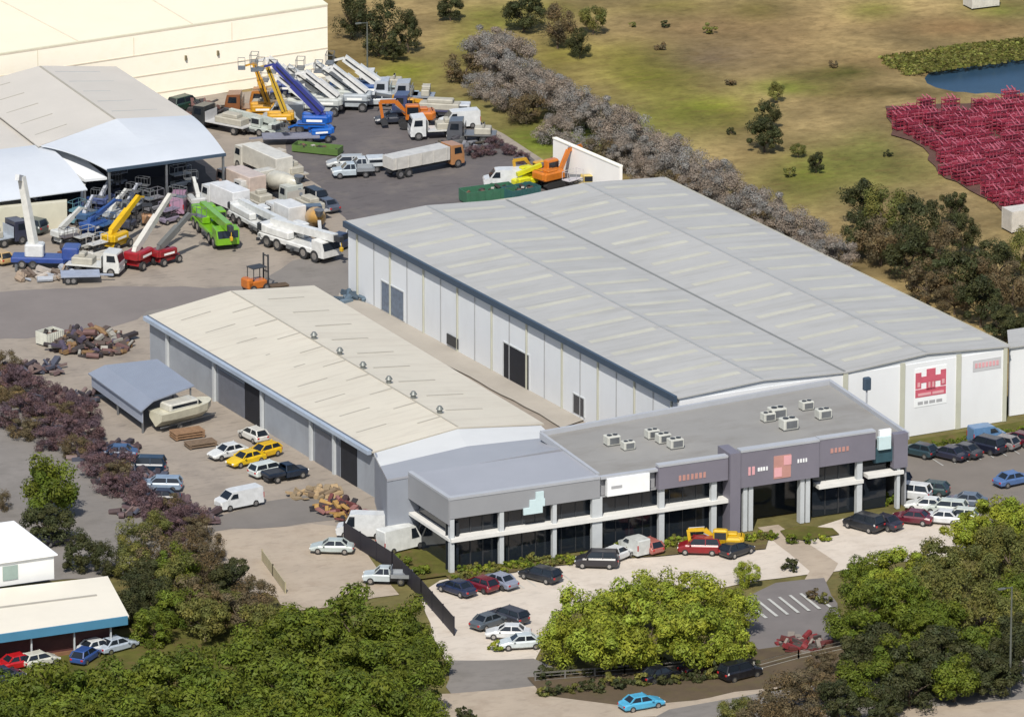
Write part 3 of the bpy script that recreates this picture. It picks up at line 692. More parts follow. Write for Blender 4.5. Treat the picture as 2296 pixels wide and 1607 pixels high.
# ---- cream shed --------------------------------------------------------------------
S = Bld('shed', 'cream-roofed shed with six small roof vents along its ridge', 'shed', [(334,708),(702,641),(1213,948),(838,1010)], 5.2)
PS = [(0,0),(.5,1.15),(1,0)]
wl = S.walls(MB(), th=.2); S.gable(wl, PS, 'front'); S.gable(wl, PS, 'back')
wS = part(S.T, 'wall', wl, M_sidewall); rS = part(S.T, 'roof', S.roof(MB(), PS), M_cream)
part(S.T, 'ridge_cap', S.strip(MB(), PS, .4955, .5045, 0, 1, .05), M_seam, sub=rS)
part(S.T, 'gutter', S.wbox(MB(), 'left', 0, 1, 4.85, 5.3, .26, .75), M_lgut, sub=rS)
part(S.T, 'gutter_lip', S.wbox(MB(), 'left', 0, 1, 5.12, 5.36, .12, .27), mat('slate_gutter_lip', C(110,120,136), .5, .1, .1, 1), sub=rS)
rr = random.Random(5)
for i in range(9):
    v = .07+i*.102
    for a, b in ((.08,.30),(.60,.86)):
        o = rr.uniform(-.03,.05); part(S.T, 'roof_seam', S.strip(MB(), PS, a+o, b+o-.04, v, v+.005, .03), M_seam, sub=rS)
    part(S.T, 'roof_seam', S.strip(MB(), PS, .36, .5, v+.04, v+.045, .03), M_seam, sub=rS)
for px, py in ((704,752),(762,787),(814,819),(872,851),(927,885),(986,918)):
    p = at(px, py+6, 6.35); b = MB().cyl((p.x,p.y,6.1),(p.x,p.y,6.75),.28,10).cyl((p.x,p.y,6.75),(p.x,p.y,7.1),.42,12,0,.2)
    part(S.T, 'roof_vent', b, mat('zinc_vent', (.16,.17,.16), .5, .3, .2, 2), sub=rS)
Fs = lambda px, z=2: tx(S, 'left', px, z)
for px in (378, 483, 590, 700, 752): part(S.T, 'column', S.wbox(MB(), 'left', Fs(px)-.004, Fs(px)+.004, 0, 4.85, 0, .3), M_pil, sub=wS)
opening(S.T, S, 'left', Fs(490), Fs(548), .02, 3.9, 'roller_door', M_door, fm=False); opening(S.T, S, 'left', Fs(549), Fs(586), .02, 4.3, 'doorway', M_dark, fm=False)
opening(S.T, S, 'left', Fs(706), Fs(762), .02, 4.0, 'roller_door', M_door, fm=False); opening(S.T, S, 'left', Fs(764), Fs(800), .02, 4.4, 'doorway', M_dark, fm=False)
part(S.T, 'over_door_strip', S.wbox(MB(), 'left', Fs(488), Fs(588), 4.3, 4.8, 0, .1), M_gut, sub=wS)  # slate-coloured strip above the doors, ending below the gutter

# ---- two storey office in front --------------------------------------------------------
O = Bld('office_building', 'two-storey office block with flat roofs, grey fascia signs and dark glazing', 'office', [(1212,968),(1862,852),(2037,970),(1345,1063)], 8.2)
OT = O.T
wO = part(OT, 'wall', O.walls(MB(), 0, 7.9, edges=('right', 'back', 'left')), M_fasL)
part(OT, 'flat_roof', O.roof(MB(), [(0,0),(1,0)], ov=-.3, lift=-.35), M_mroof)
cap = MB(); O.wbox(cap, 'back', 0, 1, 7.5, 8.35, -.3, .1); O.wbox(cap, 'right', 0, 1, 7.5, 8.3, -.3, .1); O.wbox(cap, 'left', .02, .98, 7.6, 8.3, -.1, .25)
part(OT, 'parapet_cap', cap, M_cap)
# blue roof block
FB = Bld(None, '', '', [(917,1058),(1268,1006),(1345,1063),(1008,1118)], 8.2)
FB.T = OT
part(OT, 'sheet_roof', FB.roof(MB(), [(0,-.1),(1,-.1)], ov=-.15), M_broof)
G = Bld(None, '', '', [(838,1010),(1213,948),(1266,1004),(868,1078)], [5.6,5.6,8.2,7.6]); G.T = OT
GG = [(838,1009),(1213,948),(1266,1004),(868,1078)]
def g_strip(name, ta, tb, m):
  gv = []; gn = 8
  for j in range(5):
    t = lerp(ta, tb, j/4)
    for i in range(gn+1):
        u = i/gn; p = G.pt(u, t*1.0); z = lerp(5.3+1.15*(1-abs(2*u-1)), lerp(7.75, 8.15, u), t)+.06; gv.append((p.x, p.y, z))
  gN = len(gv); gv += [(x, y, z-.25) for x, y, z in gv]; gf = []
  for j in range(4):
    for i in range(gn): a = j*(gn+1)+i; gf += [(a, a+gn+1, a+gn+2, a+1), (gN+a, gN+a+1, gN+a+gn+2, gN+a+gn+1)]
    a = j*(gn+1); gf.append((a, gN+a, gN+a+gn+1, a+gn+1)); a += gn; gf.append((a, a+gn+1, gN+a+gn+1, gN+a))
  for i in range(gn): a = 4*(gn+1)+i; gf += [(a, gN+a, gN+a+1, a+1), (i, i+1, gN+i+1, gN+i)]
  part(OT, name, MB().add(gv, gf), m)
g_strip('sloping_roof', 0, .5, M_wroof); g_strip('lower_sheet_roof', .501, 1, M_broof)
wG = MB(); G.walls(wG, 0, None, edges=('left', 'front')); part(OT, 'side_wall', wG, mat('blue_grey_wall', (.24,.26,.30), .6, 0, .08, .3))
lw = MB(); FB.wbox(lw, 'left', 0, 1, 5.4, 8.1, -.3, .1); part(OT, 'fascia_return', lw, M_fasL)
lw = MB(); FB.wbox(lw, 'left', 0, 1, 8.1, 8.35, -.35, .14); part(OT, 'parapet_cap', lw, M_cap)
lw = MB(); FB.wbox(lw, 'left', .05, .97, 0, 5.4, -1.2, -.9); part(OT, 'glass_side_wall', lw, GLASS)
lw = MB(); FB.wbox(lw, 'left', .0, .99, 3.55, 3.85, -1.1, .05); part(OT, 'floor_slab', lw, M_slab)
# facade line
E = Bld(None, '', '', [(920,1062),(1862,852),(2037,971),(1008,1118)], 8.2); E.T = OT
X = lambda px, z=4: tx(E, 'front', px, z)
def fac(name, x0, x1, z0, z1, o0, o1, m, z=None): return part(OT, name, E.wbox(MB(), 'front', X(x0, z or z1), X(x1, z or z1), z0, z1, o0, o1), m)
fac('glazing', 1010, 1640, 0.05, 6.1, -1.3, -1.1, GLASS); fac('glazing', 1641, 1832, .05, 6.3, -3.4, -3.2, GLASS); fac('glazing', 1833, 1998, .05, 6.2, -1.3, -1.1, GLASS)
fac('fascia', 1008, 1345, 6.05, 8.1, -.4, .1, M_fasL); fac('fascia_soffit', 1010, 1632, 5.85, 6.0, -1.4, -.45, M_fasL)
fac('parapet_cap', 1008, 1345, 8.1, 8.38, -.5, .16, M_cap); fac('parapet_cap', 1346, 1474, 8.0, 8.28, -.5, .1, M_cap)
fac('fascia', 1474, 1630, 6.05, 8.5, -.4, .3, M_fasP); fac('parapet_cap', 1474, 1630, 8.5, 8.75, -.5, .36, M_cap)
fac('fin_wall', 1632, 1655, .05, 9.0, -2.4, .7, M_fasP); fac('fascia', 1656, 1833, 5.0, 8.9, -.4, .5, M_fasP); fac('parapet_cap', 1656, 1833, 8.9, 9.15, -.5, .56, M_cap)
fac('fascia', 1834, 1960, 6.0, 9.0, -.4, .35, M_fasP); fac('parapet_cap', 1834, 1960, 9.0, 9.2, -.5, .4, M_cap)
fac('fascia', 2003, 2034, 4.6, 8.4, -.6, .25, M_fasP); fac('fascia', 1961, 2002, 5.4, 7.0, -.5, -.1, mat('dark_teal_panel', (.03,.07,.09), .4, 0, .2, 1))
for x0, x1 in ((1010,1640), (1834,1934)): fac('floor_slab', x0, x1, 3.5, 3.9, -1.15, .25, M_slab)
fac('floor_slab', 1944, 2024, 3.9, 4.3, -1.15, .3, M_slab)
for x, w in ((1010,9),(1121,9),(1240,9),(1335,22),(1480,12),(1597,12)):
    fac('column', x-w*.5+4, x+w*.5+4, .02, 6.03, -.5, .02, M_pil, 3)
for x in (1665, 1793):
    fac('column', x, x+9, .02, 5.0, -.6, .2, M_pil, 3); fac('column', x+12, x+22, .02, 5.0, -.6, .2, M_pil, 3)
fac('column', 1921, 1932, .02, 6.0, -.5, .1, M_pil, 3); fac('column', 2010, 2017, .02, 4.6, -.5, .1, M_pil, 3)
for x in (1036,1064,1092,1150,1180,1210,1268,1300,1390,1420,1450,1510,1540,1570,1860,1890): fac('mullion', x-1, x+1, .1, 5.4, -1.1, -1.03, DKSTEEL, 3)
fac('recessed_fascia', 1346, 1473, 6.05, 7.95, -.9, -.55, M_fasL); fac('white_sign', 1359, 1454, 6.1, 8.05, -.2, .3, M_signw); fac('sign_lettering', 1368, 1392, 6.9, 7.2, .3, .33, M_grayt)
# pale emblem on the left fascia: three tilted strokes
for a, b, z0, z1 in ((1172,1214,5.4,6.1),(1186,1220,6.1,6.9),(1200,1217,6.9,7.7)): fac('pale_emblem', a, b, z0, z1, .1, .28, M_cyan, 6)
def letters(x0, x1, z0, z1, n, m, o=.3):
    for i in range(n):
        a = lerp(x0, x1, (i+.1)/n); b = lerp(x0, x1, (i+.72)/n); fac('sign_letter', a, b, z0, z1, o-.05, o+.05, m, z1)
letters(1518, 1582, 6.7, 7.3, 7, M_salmon, .3); letters(1858, 1902, 7.4, 7.9, 5, M_salmon, .36)
fac('emblem', 1730, 1768, 5.5, 8.0, .5, .56, M_salmon, 7); fac('emblem_detail', 1731, 1748, 5.7, 6.7, .56, .6, M_pink, 7); fac('emblem_detail', 1752, 1769, 6.9, 7.9, .56, .6, M_pink, 7)
letters(1694, 1718, 6.6, 7.0, 4, M_signw, .5); letters(1783, 1806, 6.9, 7.3, 4, M_signw, .5); letters(1672, 1690, 6.3, 7.2, 2, M_pink, .5)
fac('white_panel', 1968, 1996, 6.9, 8.3, -.2, .25, M_cyan, 7); fac('white_panel', 1975, 2001, 7.4, 8.9, -.6, -.25, M_signw, 7)
# rooftop air-conditioning units
def ac(px, py, s, label):
    p = at(px, py, 8.0)
    def f():
        return [P('casing', MB().cbox(-.9,.9,-.7,.7,.15,1.25,.06), paint((225,225,215), .5)), P('fan_grille', MB().cyl((-.35,0,1.25),(-.35,0,1.33),.33,14).cyl((.42,0,1.25),(.42,0,1.33),.33,14), DKSTEEL),
                P('side_grille', MB().box(.9,.93,-.6,.6,.3,1.1).box(-.6,.7,-.73,-.7,.3,1.1), STEEL), P('base_rail', MB().box(-.9,.9,-.6,-.5,0,.15), STEEL), P('base_rail', MB().box(-.9,.9,.5,.6,0,.15), STEEL)]
    inst('ac', f, 'air_conditioner', label, 'air conditioner', (p.x, p.y, 7.86), 0, 'air conditioners on the office roof', s*.85)
for i, (x, y, s, l) in enumerate(((1372,993,1.0,'boxy roof unit farthest left on the grey office roof'),(1408,1003,.85,'small roof unit second from the left on the office roof'),(1462,978,.9,'roof unit at the left of the middle trio on the office roof'),
    (1487,988,.95,'roof unit in the centre of the middle trio on the office roof'),(1514,1000,1.0,'roof unit at the right of the middle trio on the office roof'),(1722,940,.9,'dark-sided roof unit left of the large white unit'),
    (1742,934,1.15,'large white roof unit in the right-hand cluster'),(1768,958,1.15,'white roof unit in front of the large one, nearest the fascia'),(1808,914,.9,'rearmost roof unit near the back parapet'),(1846,934,1.0,'roof unit farthest right on the office roof'))): ac(x, y, s, l)
p = at(1410, 905, 8.2)

# ---- vaulted workshop top left ----------------------------------------------------------
T1 = Bld('workshop', 'pale-roofed workshop with curved silver front canopy over a dark open bay', 'workshop', [(-79,196),(258,150),(425,258),(88,325)], 7.2)
PT = [(0,0),(.5,1.4),(1,0)]
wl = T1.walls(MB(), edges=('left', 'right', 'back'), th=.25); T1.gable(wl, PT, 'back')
part(T1.T, 'wall', wl, mat('shade_toned_wall', (.10,.11,.14), .7, 0, .2, .3)); rT = part(T1.T, 'roof', T1.roof(MB(), PT), mat('pale_beige_sheet_roof', C(232,225,214), .5, 0, .06, .12, rib='Y', ribscale=3.))  # wall colour darkened to paint the shade inside the bay
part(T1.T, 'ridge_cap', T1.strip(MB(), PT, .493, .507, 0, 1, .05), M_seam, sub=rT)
for i in range(5):
    v = .1+i*.19; part(T1.T, 'roof_seam', T1.strip(MB(), PT, .04, .25, v, v+.008, .03), M_seam, sub=rT); part(T1.T, 'roof_seam', T1.strip(MB(), PT, .55, .85, v, v+.008, .03), mat('grey_seam', C(200,202,200), .6, 0, .1, 1), sub=rT)
def canopy(T, q, zt, zb, name='canopy', m=M_bull, posts=True, curve=1.9, rise=0.):
    """q picture points: back-left, back-right (at zt), front-right, front-left (at zb)"""
    a, b = at(*q[0], zt), at(*q[1], zt); c, d = at(*q[2], zb), at(*q[3], zb); n = 12; w = 12 if rise else 1; vs = []
    for k in range(n+1):
        t = k/n; z = zt-(zt-zb)*t**curve
        for j in range(w+1):
            s = j/w; p = a.lerp(b, s).lerp(d.lerp(c, s), t); dz = rise*(1-abs(2*s-1))*max(0, 1-t*1.6)**1.5
            vs.append((p.x, p.y, z+dz))
    N = len(vs); W1 = w+1; vs += [(x, y, z-.12) for x, y, z in vs]; fs = []
    for k in range(n):
        for j in range(w):
            i = k*W1+j; fs += [(i, i+W1, i+W1+1, i+1), (N+i, N+i+1, N+i+W1+1, N+i+W1)]
        i = k*W1; fs.append((i, N+i, N+i+W1, i+W1)); i = k*W1+w; fs.append((i, i+W1, N+i+W1, N+i))
    for j in range(w): fs.append((j, j+1, N+j+1, N+j)); i = n*W1+j; fs.append((i, N+i, N+i+1, i+1))
    mb = MB().add(vs, fs)
    cn = part(T, name, mb, m, smooth=False)
    if posts:
        for s in (.02, .5, .98):
            p = lerp(Vector(d), Vector(c), s); part(T, 'post', MB().box(p.x-.12, p.x+.12, p.y-.02, p.y+.22, 0, zb-.1), STEEL)
    return cn
cn = canopy(T1.T, [(92,326),(430,258),(506,344),(240,380)], 7.3, 5.5, rise=1.45)
part(T1.T, 'canopy_trim', MB().beam(at(240,382,5.4), at(506,346,5.4), .25, .35), M_gut, sub=cn)
part(T1.T, 'bay_shade_wall', T1.wbox(MB(), 'front', .02, .98, 0, 6.9, -.6, -.4), mat('bay_shade_black', (.02,.022,.03), .8, 0, .3, .3))  # near-black wall added so the open bay reads as deep shade
# left neighbour bay
T2 = Bld('workshop_bay', 'pale left-hand bay beside the dark workshop bay, cut by the picture edge', 'workshop', [(-340,225),(-82,198),(84,328),(-170,362)], 6.8)
part(T2.T, 'wall', T2.walls(MB(), edges=('left', 'back', 'right')), M_wallW); part(T2.T, 'roof', T2.roof(MB(), [(0,0),(1,0)]), MC['pale_beige_sheet_roof'])
part(T2.T, 'box_gutter', T2.wbox(MB(), 'right', 0, 1, 6.6, 7.1, .05, .45), mat('blue_grey_gutter', C(165,185,195), .5, .1, .15, 1))
canopy(T2.T, [(-170,355),(98,322),(196,424),(-90,462)], 7.0, 3.9)
bb = MB().quadbox([at(-100,475,3.2).xy, at(150,452,3.2).xy, at(150,446,3.2).xy, at(-100,470,3.2).xy], 0, 3.2)
part(T2.T, 'cream_panel_wall', bb, mat('cream_panels', (.5,.48,.38), .6, 0, .1, .5))
p0, p1 = at(92,318,6.6), at(128,316,6.6)
bb = MB().quadbox([at(92,330,6.8).xy, at(150,322,6.8).xy, at(240,395,4.3).xy, at(190,400,4.3).xy], [4.3,4.3,3.9,3.9], [6.7,6.7,4.2,4.2])
part(T2.T, 'cheek_wall', bb, M_wallW)

# ---- cream tilt-panel warehouse ------------------------------------------------------------
CW = Bld('panel_warehouse', 'huge cream panel-walled warehouse behind the boom lifts', 'warehouse', [(-900,-250),(180,-390),(734,8),(-80,130)], 9.5)
part(CW.T, 'wall', CW.walls(MB(), inset=.0), M_wallC); part(CW.T, 'roof', CW.roof(MB(), [(0,0),(1,0)], ov=.05), M_roofC)
rC = [o for o in CW.T.children if o.name.startswith('roof')][0]
for u in (.305, .62): part(CW.T, 'roof_seam', CW.strip(MB(), [(0,0),(1,0)], u, u+.004, .5, 1, .05), M_joint, sub=rC)
cwf = lambda px: tx(CW, 'front', px, 6)
for z in (9.25, 6.5, 3.75, 1.3): part(CW.T, 'panel_joint', CW.wbox(MB(), 'front', 0, 1, z-.08, z+.08, 0, .04), M_joint)
for px in (85, 300, 520): part(CW.T, 'panel_joint', CW.wbox(MB(), 'front', cwf(px)-.0006, cwf(px)+.0006, 6.6 if px != 85 else 4.3, 9.17 if px == 85 else 8.9, 0, .025), mat('soft_joint', (.56,.5,.36), .8, 0, .1, 1))
for px, py in ((415,155),(487,160)): part(CW.T, 'wall_lamp', CW.wbox(MB(), 'front', cwf(px)-.002, cwf(px)+.002, 5.0, 5.6, 0, .3), mat('bronze_fitting', (.2,.17,.1), .5, .3, .1, 1))

# ---- house-like building bottom left ----------------------------------------------------------
H = Bld('workshop_office', 'low white-roofed building with blue fascia and maroon wall at the left edge', 'building', [(-260,1350),(237,1292),(283,1378),(-200,1447)], 3.8)
part(H.T, 'roof', H.roof(MB(), [(0,0),(1,0)]), mat('bright_cream_roof', C(252,244,226,.68), .5, 0, .05, .2, rib='X', ribscale=3.)); part(H.T, 'wall', H.walls(MB(), inset=1.2, th=.2, z1=3.6), M_maroonw)
part(H.T, 'fascia', H.wbox(MB(), 'front', 0, 1, 2.95, 3.84, .26, .45), M_blue); part(H.T, 'roof_seam', H.strip(MB(), [(0,0),(1,0)], .3, .92, .40, .44, .03), M_seam)
for px in (72, 168, 250): part(H.T, 'column', H.wbox(MB(), 'front', tx(H,'front',px,1.5)-.003, tx(H,'front',px,1.5)+.003, 0, 2.95, -.3, -.08), M_pil)
part(H.T, 'plinth', H.wbox(MB(), 'front', 0, .985, 0, .5, -1.2, -.9), mat('tan_plinth', C(150,110,80), .7, 0, .2, 1))
H2 = Bld(None, '', '', [(-380,1225),(28,1168),(122,1240),(-300,1300)], 6.4); H2.T = H.T
part(H.T, 'upper_roof', H2.roof(MB(), [(0,0),(1,0)]), M_white); part(H.T, 'upper_wall', H2.walls(MB(), 3.7), mat('white_upper_wall', (.7,.7,.68), .6, 0, .05, .4))
part(H.T, 'window', H2.wbox(MB(), 'front', tx(H2,'front',6,5), tx(H2,'front',40,5), 4.3, 5.8, 0, .05), mat('green_tinted_glass', (.25,.32,.29), .15, 0, .1, 1))

# ---- carport, screen wall ---------------------------------------------------------------------
KP = Bld('carport', 'small blue-grey steel carport in front of the shed side wall', 'carport', [(205,836),(349,806),(430,864),(318,918)], [2.7,4.2,4.2,2.7])
part(KP.T, 'roof', KP.roof(MB(), [(0,0),(.22,.55),(1,0)]), mat('steel_blue_roof', C(170,178,194), .4, .2, .06, .5, rib='Y', ribscale=4.))
part(KP.T, 'side_sheet', KP.wbox(MB(), 'left', 0, 1, 1.2, 2.65, -.1, 0), mat('blue_side_sheet', (.3,.33,.4), .5, .1, .1, .5))
for e, t in (('left',.01),('left',.5),('left',.99),('right',.01),('right',.5),('right',.99)):
    part(KP.T, 'post', KP.wbox(MB(), e, t-.008, t+.008, 0, 2.6 if e == 'left' else 4.1, -.2, -.05), STEEL)
part(KP.T, 'back_sheet', KP.wbox(MB(), 'back', .02, .98, .3, 2.6, -.12, -.02), DKSTEEL)
a, b = at(1243,388), at(1392,462)
pa, pb = Vector((a.x, a.y)), Vector((b.x, b.y)); d = (pb-pa).normalized(); n = Vector((d.y, -d.x))
SW = thing('screen_wall', 'tall white rendered screen wall behind the yellow loader', 'wall', ((pa.x+pb.x)/2, (pa.y+pb.y)/2, 0))
qb = [pa-n*.2, pb-n*.2, pb+n*.2, pa+n*.2]
part(SW, 'wall', MB().quadbox(qb, 0, [4.4,4.9,4.9,4.4]), mat('bright_render', (.80,.78,.74), .7, 0, .04, .5))
part(SW, 'coping', MB().quadbox([pa-n*.28, pb-n*.28, pb+n*.28, pa+n*.28], [4.4,4.9,4.9,4.4], [4.55,5.05,5.05,4.55]), mat('coping', (.85,.83,.72), .6, 0, .05, .5))
# ------------------------------------------------------------------ ground, roads, water
from mathutils import noise as NZ
def poly_mask(px, py, poly):
    ins = False; n = len(poly); j = n-1
    for i in range(n):
        xi, yi = poly[i]; xj, yj = poly[j]
        if (yi > py) != (yj > py) and px < (xj-xi)*(py-yi)/(yj-yi)+xi: ins = not ins
        j = i
    return ins
BLOBS = [ # px, py, rx, ry, colour, strength
 (1330,300,170,70,(118,130,52),.9),(900,160,120,45,(128,130,52),.8),(960,250,130,40,(120,132,56),.9),(1200,310,110,40,(116,130,50),.9),(1110,40,90,30,(124,130,50),.8),
 (1050,110,60,60,(120,122,50),.6),(1250,125,80,60,(128,126,48),.6),(1480,170,120,50,(126,130,44),.9),(1560,250,110,40,(122,130,46),.9),(1650,265,60,40,(124,122,50),.6),
 (1420,130,90,40,(130,128,50),.7),(1800,400,120,60,(110,116,48),.8),(1900,360,110,40,(122,128,58),.8),(2020,390,90,50,(124,130,58),.8),(1960,330,60,50,(128,136,64),.6),
 (1960,140,140,30,(140,116,78),.6),(2150,60,200,26,(142,112,76),.7),(2260,20,80,20,(128,136,60),.8),(1620,60,180,40,(138,112,78),.6),(1750,90,90,70,(150,126,88),.6),
 (1580,130,140,50,(112,96,76),.7),(1880,200,90,50,(116,100,64),.6),(1900,160,60,12,(84,84,40),.9),(2010,205,120,12,(88,78,46),.9),(1820,170,90,14,(92,92,42),.7),(1770,195,90,16,(124,136,52),.8),
 (1500,15,100,20,(120,116,54),.6),(1700,20,60,20,(120,116,48),.6),(1960,22,60,20,(124,130,50),.6),(1700,330,80,60,(150,130,88),.5),(2050,300,80,40,(120,104,76),.6),(2030,440,60,60,(150,132,92),.7),
 (2120,460,90,60,(150,130,92),.8),(1250,20,100,25,(112,112,48),.6),(800,140,60,30,(138,118,74),.8),(780,60,40,60,(120,104,70),.7),(1150,190,90,60,(98,86,62),.7)]
def field_colour(x, y):
    px, py = proj((x, y, 0)); 
    n = NZ.fractal(Vector((x*.02, y*.02, 0)), 1., 2., 5)*.5; n2 = NZ.fractal(Vector((x*.1+9, y*.1, 3)), .8, 2.1, 4)
    c = [172+n*34, 150+n*26, 104+n*18]
    for bx, by, rx, ry, col, st in BLOBS:
        d = ((px-bx)/rx)**2+((py-by)/ry)**2
        if d < 4:
            k = st*math.exp(-d*1.1)*(1+n2*.5); k = min(1, max(0, k)); c = [lerp(c[i], col[i], k) for i in range(3)]
    k = 1+n2*.22; c = [v*k for v in c]
    if py > 900: c = [lerp(v, w, .7) for v, w in zip(c, (104,104,62))]
    return [max(v, 5) for v in c]
def pond_depth(x, y):
    px, py = proj((x, y, 0))
    d = ((px-2340)/280)**2+((py-158-(px-2200)*-.06)/50)**2
    return -1.6*max(0, min(1, (1.15-d)*1.6))
def axis(lo, hi, step):
    a = [lo-3500, lo-1500, lo-600, lo-200, lo-60]; v = lo
    while v <= hi: a.append(v); v += step
    return a+[hi+60, hi+200, hi+600, hi+1500, hi+3500]
xs = axis(-130, 200, 2.2); ys = axis(-160, 330, 2.2)
g = MB(); nx, ny = len(xs), len(ys); vc = []
for y in ys:
    for x in xs:
        ok = -130 <= x <= 200 and -160 <= y <= 330
        g.v.append((x, y, (pond_depth(x, y) if ok else 0)-.05)); c = field_colour(x, y) if ok else (128,112,76); vc.append(C(*c))
for j in range(ny-1):
    for i in range(nx-1): g.f.append((j*nx+i, j*nx+i+1, (j+1)*nx+i+1, (j+1)*nx+i)); g.mi.append(0)
me = g.mesh('ground', mat('field_grass', (0,0,0), .95, 0, .3, .5, attr=True, spec=.1, stain=(C(126,104,66), .35, .5, (1,2.2,1)), spots=(.9,.8,2.4)))
ca = me.color_attributes.new('Col', 'FLOAT_COLOR', 'POINT'); ca.data.foreach_set('color', [q for c in vc for q in (*c, 1.)])
gnd = link('ground', me); gnd['kind'] = 'structure'
SH = [0]
def sheet(name, pts, lvl, m, jag=0, seed=1):
    r = random.Random(seed); P3 = [at(*p) for p in pts]
    if jag:
        out = []
        for i, p in enumerate(P3):
            q = P3[(i+1) % len(P3)]; n = max(1, int((q-p).length/2.5))
            for k in range(n):
                v = p.lerp(q, k/n); out.append(Vector((v.x+r.uniform(-jag,jag), v.y+r.uniform(-jag,jag), 0)))
        P3 = out
    SH[0] += 1; mb = MB(); n = len(P3); z = .004*SH[0]
    mb.v = [(p.x, p.y, z) for p in P3]; mb.f = [tuple(range(n))]; mb.mi = [0]
    me = mb.mesh(name, m)
    import bmesh
    bm = bmesh.new(); bm.from_mesh(me); bmesh.ops.triangulate(bm, faces=bm.faces[:])
    for f in bm.faces:
        f.normal_update()
        if f.normal.z < 0: f.normal_flip()
    bm.to_mesh(me); bm.free()
    o = link(name, me); o['kind'] = 'structure'; return o
M_conc = mat('worn_concrete', C(176,164,150), .85, 0, .14, .12, stain=(C(146,136,126), .22, .75), spots=(.5,.80,4.))
M_asph = mat('dark_asphalt', C(112,106,106), .9, 0, .14, .15, stain=(C(132,124,116), .15, .7), spots=(.5,.82,3.))
M_mid = mat('grey_asphalt', C(146,140,134), .9, 0, .14, .15, stain=(C(124,119,112), .2, .7), spots=(.5,.88,3.))
M_bright = mat('bright_concrete', C(232,220,205), .8, 0, .08, .2, stain=(C(206,192,176), .3, .6), spots=(.6,.88,3.))
M_tan = mat('tan_paving', C(196,180,160), .85, 0, .12, .2, stain=(C(170,152,132), .3, .6), spots=(.6,.88,3.))
M_shade_earth = mat('shade_darkened_earth', C(100,84,62), .95, 0, .25, .4, stain=(C(100,90,52), .5, .8))  # earth tone darkened to carry the shade under the trees
M_line = mat('line_marking', C(214,214,208), .7, 0, .15, 1)
M_verge = mat('verge_grass', C(104,104,52), .95, 0, .35, .4, spec=.1, stain=(C(120,98,70), .5, .9))
sheet('yard', [(-260,420),(380,215),(560,205),(740,168),(850,178),(1010,238),(1130,300),(1240,372),(1400,470),(1700,700),(1700,1060),(1000,1240),(860,1210),(800,1240),(560,1340),(440,1250),(330,1090),(0,830),(-260,700)], 1, M_conc)
sheet('asphalt_yard', [(640,290),(700,232),(800,215),(870,205),(1000,262),(1120,315),(1240,385),(1330,440),(1250,470),(900,480),(780,505),(745,450),(700,400),(640,340)], 2, M_asph, .5, 3)
sheet('apron', [(300,655),(560,640),(790,520),(800,640),(700,700),(520,670),(330,710)], 2, M_mid, .6, 5)
sheet('asphalt_patch', [(-100,660),(300,640),(560,650),(340,700),(250,735),(-100,770)], 3, mat('stained_asphalt', C(142,134,130), .9, 0, .14, .12), .9, 6)
sheet('side_road', [(-200,880),(0,890),(120,960),(330,1090),(470,1200),(420,1260),(250,1290),(-200,1330)], 2, M_mid, .3, 7)
sheet('asphalt_drive', [(590,1128),(690,1108),(790,1160),(700,1172),(470,1190),(490,1160)], 2, mat('old_asphalt', C(136,130,124), .9, 0, .12, .2), .5, 8)  # wedge of darker grey asphalt against the concrete
sheet('entry_apron', [(470,1192),(700,1174),(790,1180),(850,1280),(900,1330),(660,1370),(540,1290)], 3, M_tan, .4, 9)
sheet('parking_lot', [(940,1330),(985,1300),(1190,1262),(1330,1250),(1560,1215),(1700,1196),(1830,1180),(1900,1160),(2060,1150),(2180,1160),(2190,1240),(1990,1262),(1870,1280),(1700,1300),(1560,1330),(1340,1345),(1260,1380),(1220,1440),(1200,1478),(1000,1482),(970,1420)], 3, M_bright, .15, 10)
sheet('right_parking_lot', [(2030,1010),(2450,930),(2450,1180),(2190,1170),(2000,1110)], 3, mat('lot_asphalt', C(138,130,122), .9, 0, .12, .2), .2, 11)
sheet('driveway', [(1000,1480),(1200,1476),(1290,1520),(1210,1560),(1090,1590),(1010,1560)], 4, M_mid, .3, 12)
sheet('pathway', [(1700,1182),(1745,1176),(1880,1262),(1850,1310),(1800,1310),(1815,1280)], 4, M_tan, .1, 13)
sheet('courtyard', [(1655,1350),(1740,1305),(1850,1295),(1890,1390),(1860,1450),(1700,1460),(1640,1400)], 4, mat('court_asphalt', C(132,126,124), .9, 0, .12, .3), .2, 14)
for i in range(13):
    t = i/12; x, y = lerp(1012,1330,t), lerp(1316,1268,t)
    if 2 < i < 5 or 9 < i: continue
    sheet('parking_marking', [(x,y),(x+2.4,y-.3),(x+32,y+22),(x+29.6,y+22.4)], 5, M_line)
for i in range(9):
    t = i/8; x, y = lerp(2072,2300,t), lerp(1018,984,t)
    sheet('parking_marking', [(x,y),(x+2.4,y-.3),(x+44,y+26),(x+41.6,y+26.4)], 5, M_line)
sheet('rack_yard', [(1985,240),(2110,236),(2200,230),(2330,210),(2450,203),(2450,524),(2292,496),(2226,454),(2115,398),(2070,333),(2002,305)], 5, mat('rack_yard_ground', C(104,72,62), .95, 0, .3, .4), .6, 33)
for i in range(7):
    x = 1672+i*24; y = 1352-i*4
    sheet('parking_marking', [(x,y),(x+6,y-1),(x+50,y+34),(x+43,y+35)], 5, M_line)
sheet('footpath', [(950,1650),(960,1560),(1200,1540),(1420,1530),(1700,1500),(1760,1540),(1560,1600),(1440,1610),(1300,1680)], 2, M_tan, .2, 15)
sheet('street', [(1300,1700),(1500,1592),(1700,1556),(2296,1470),(2600,1420),(2600,1900),(1300,1900)], 3, M_mid, 0, 16)
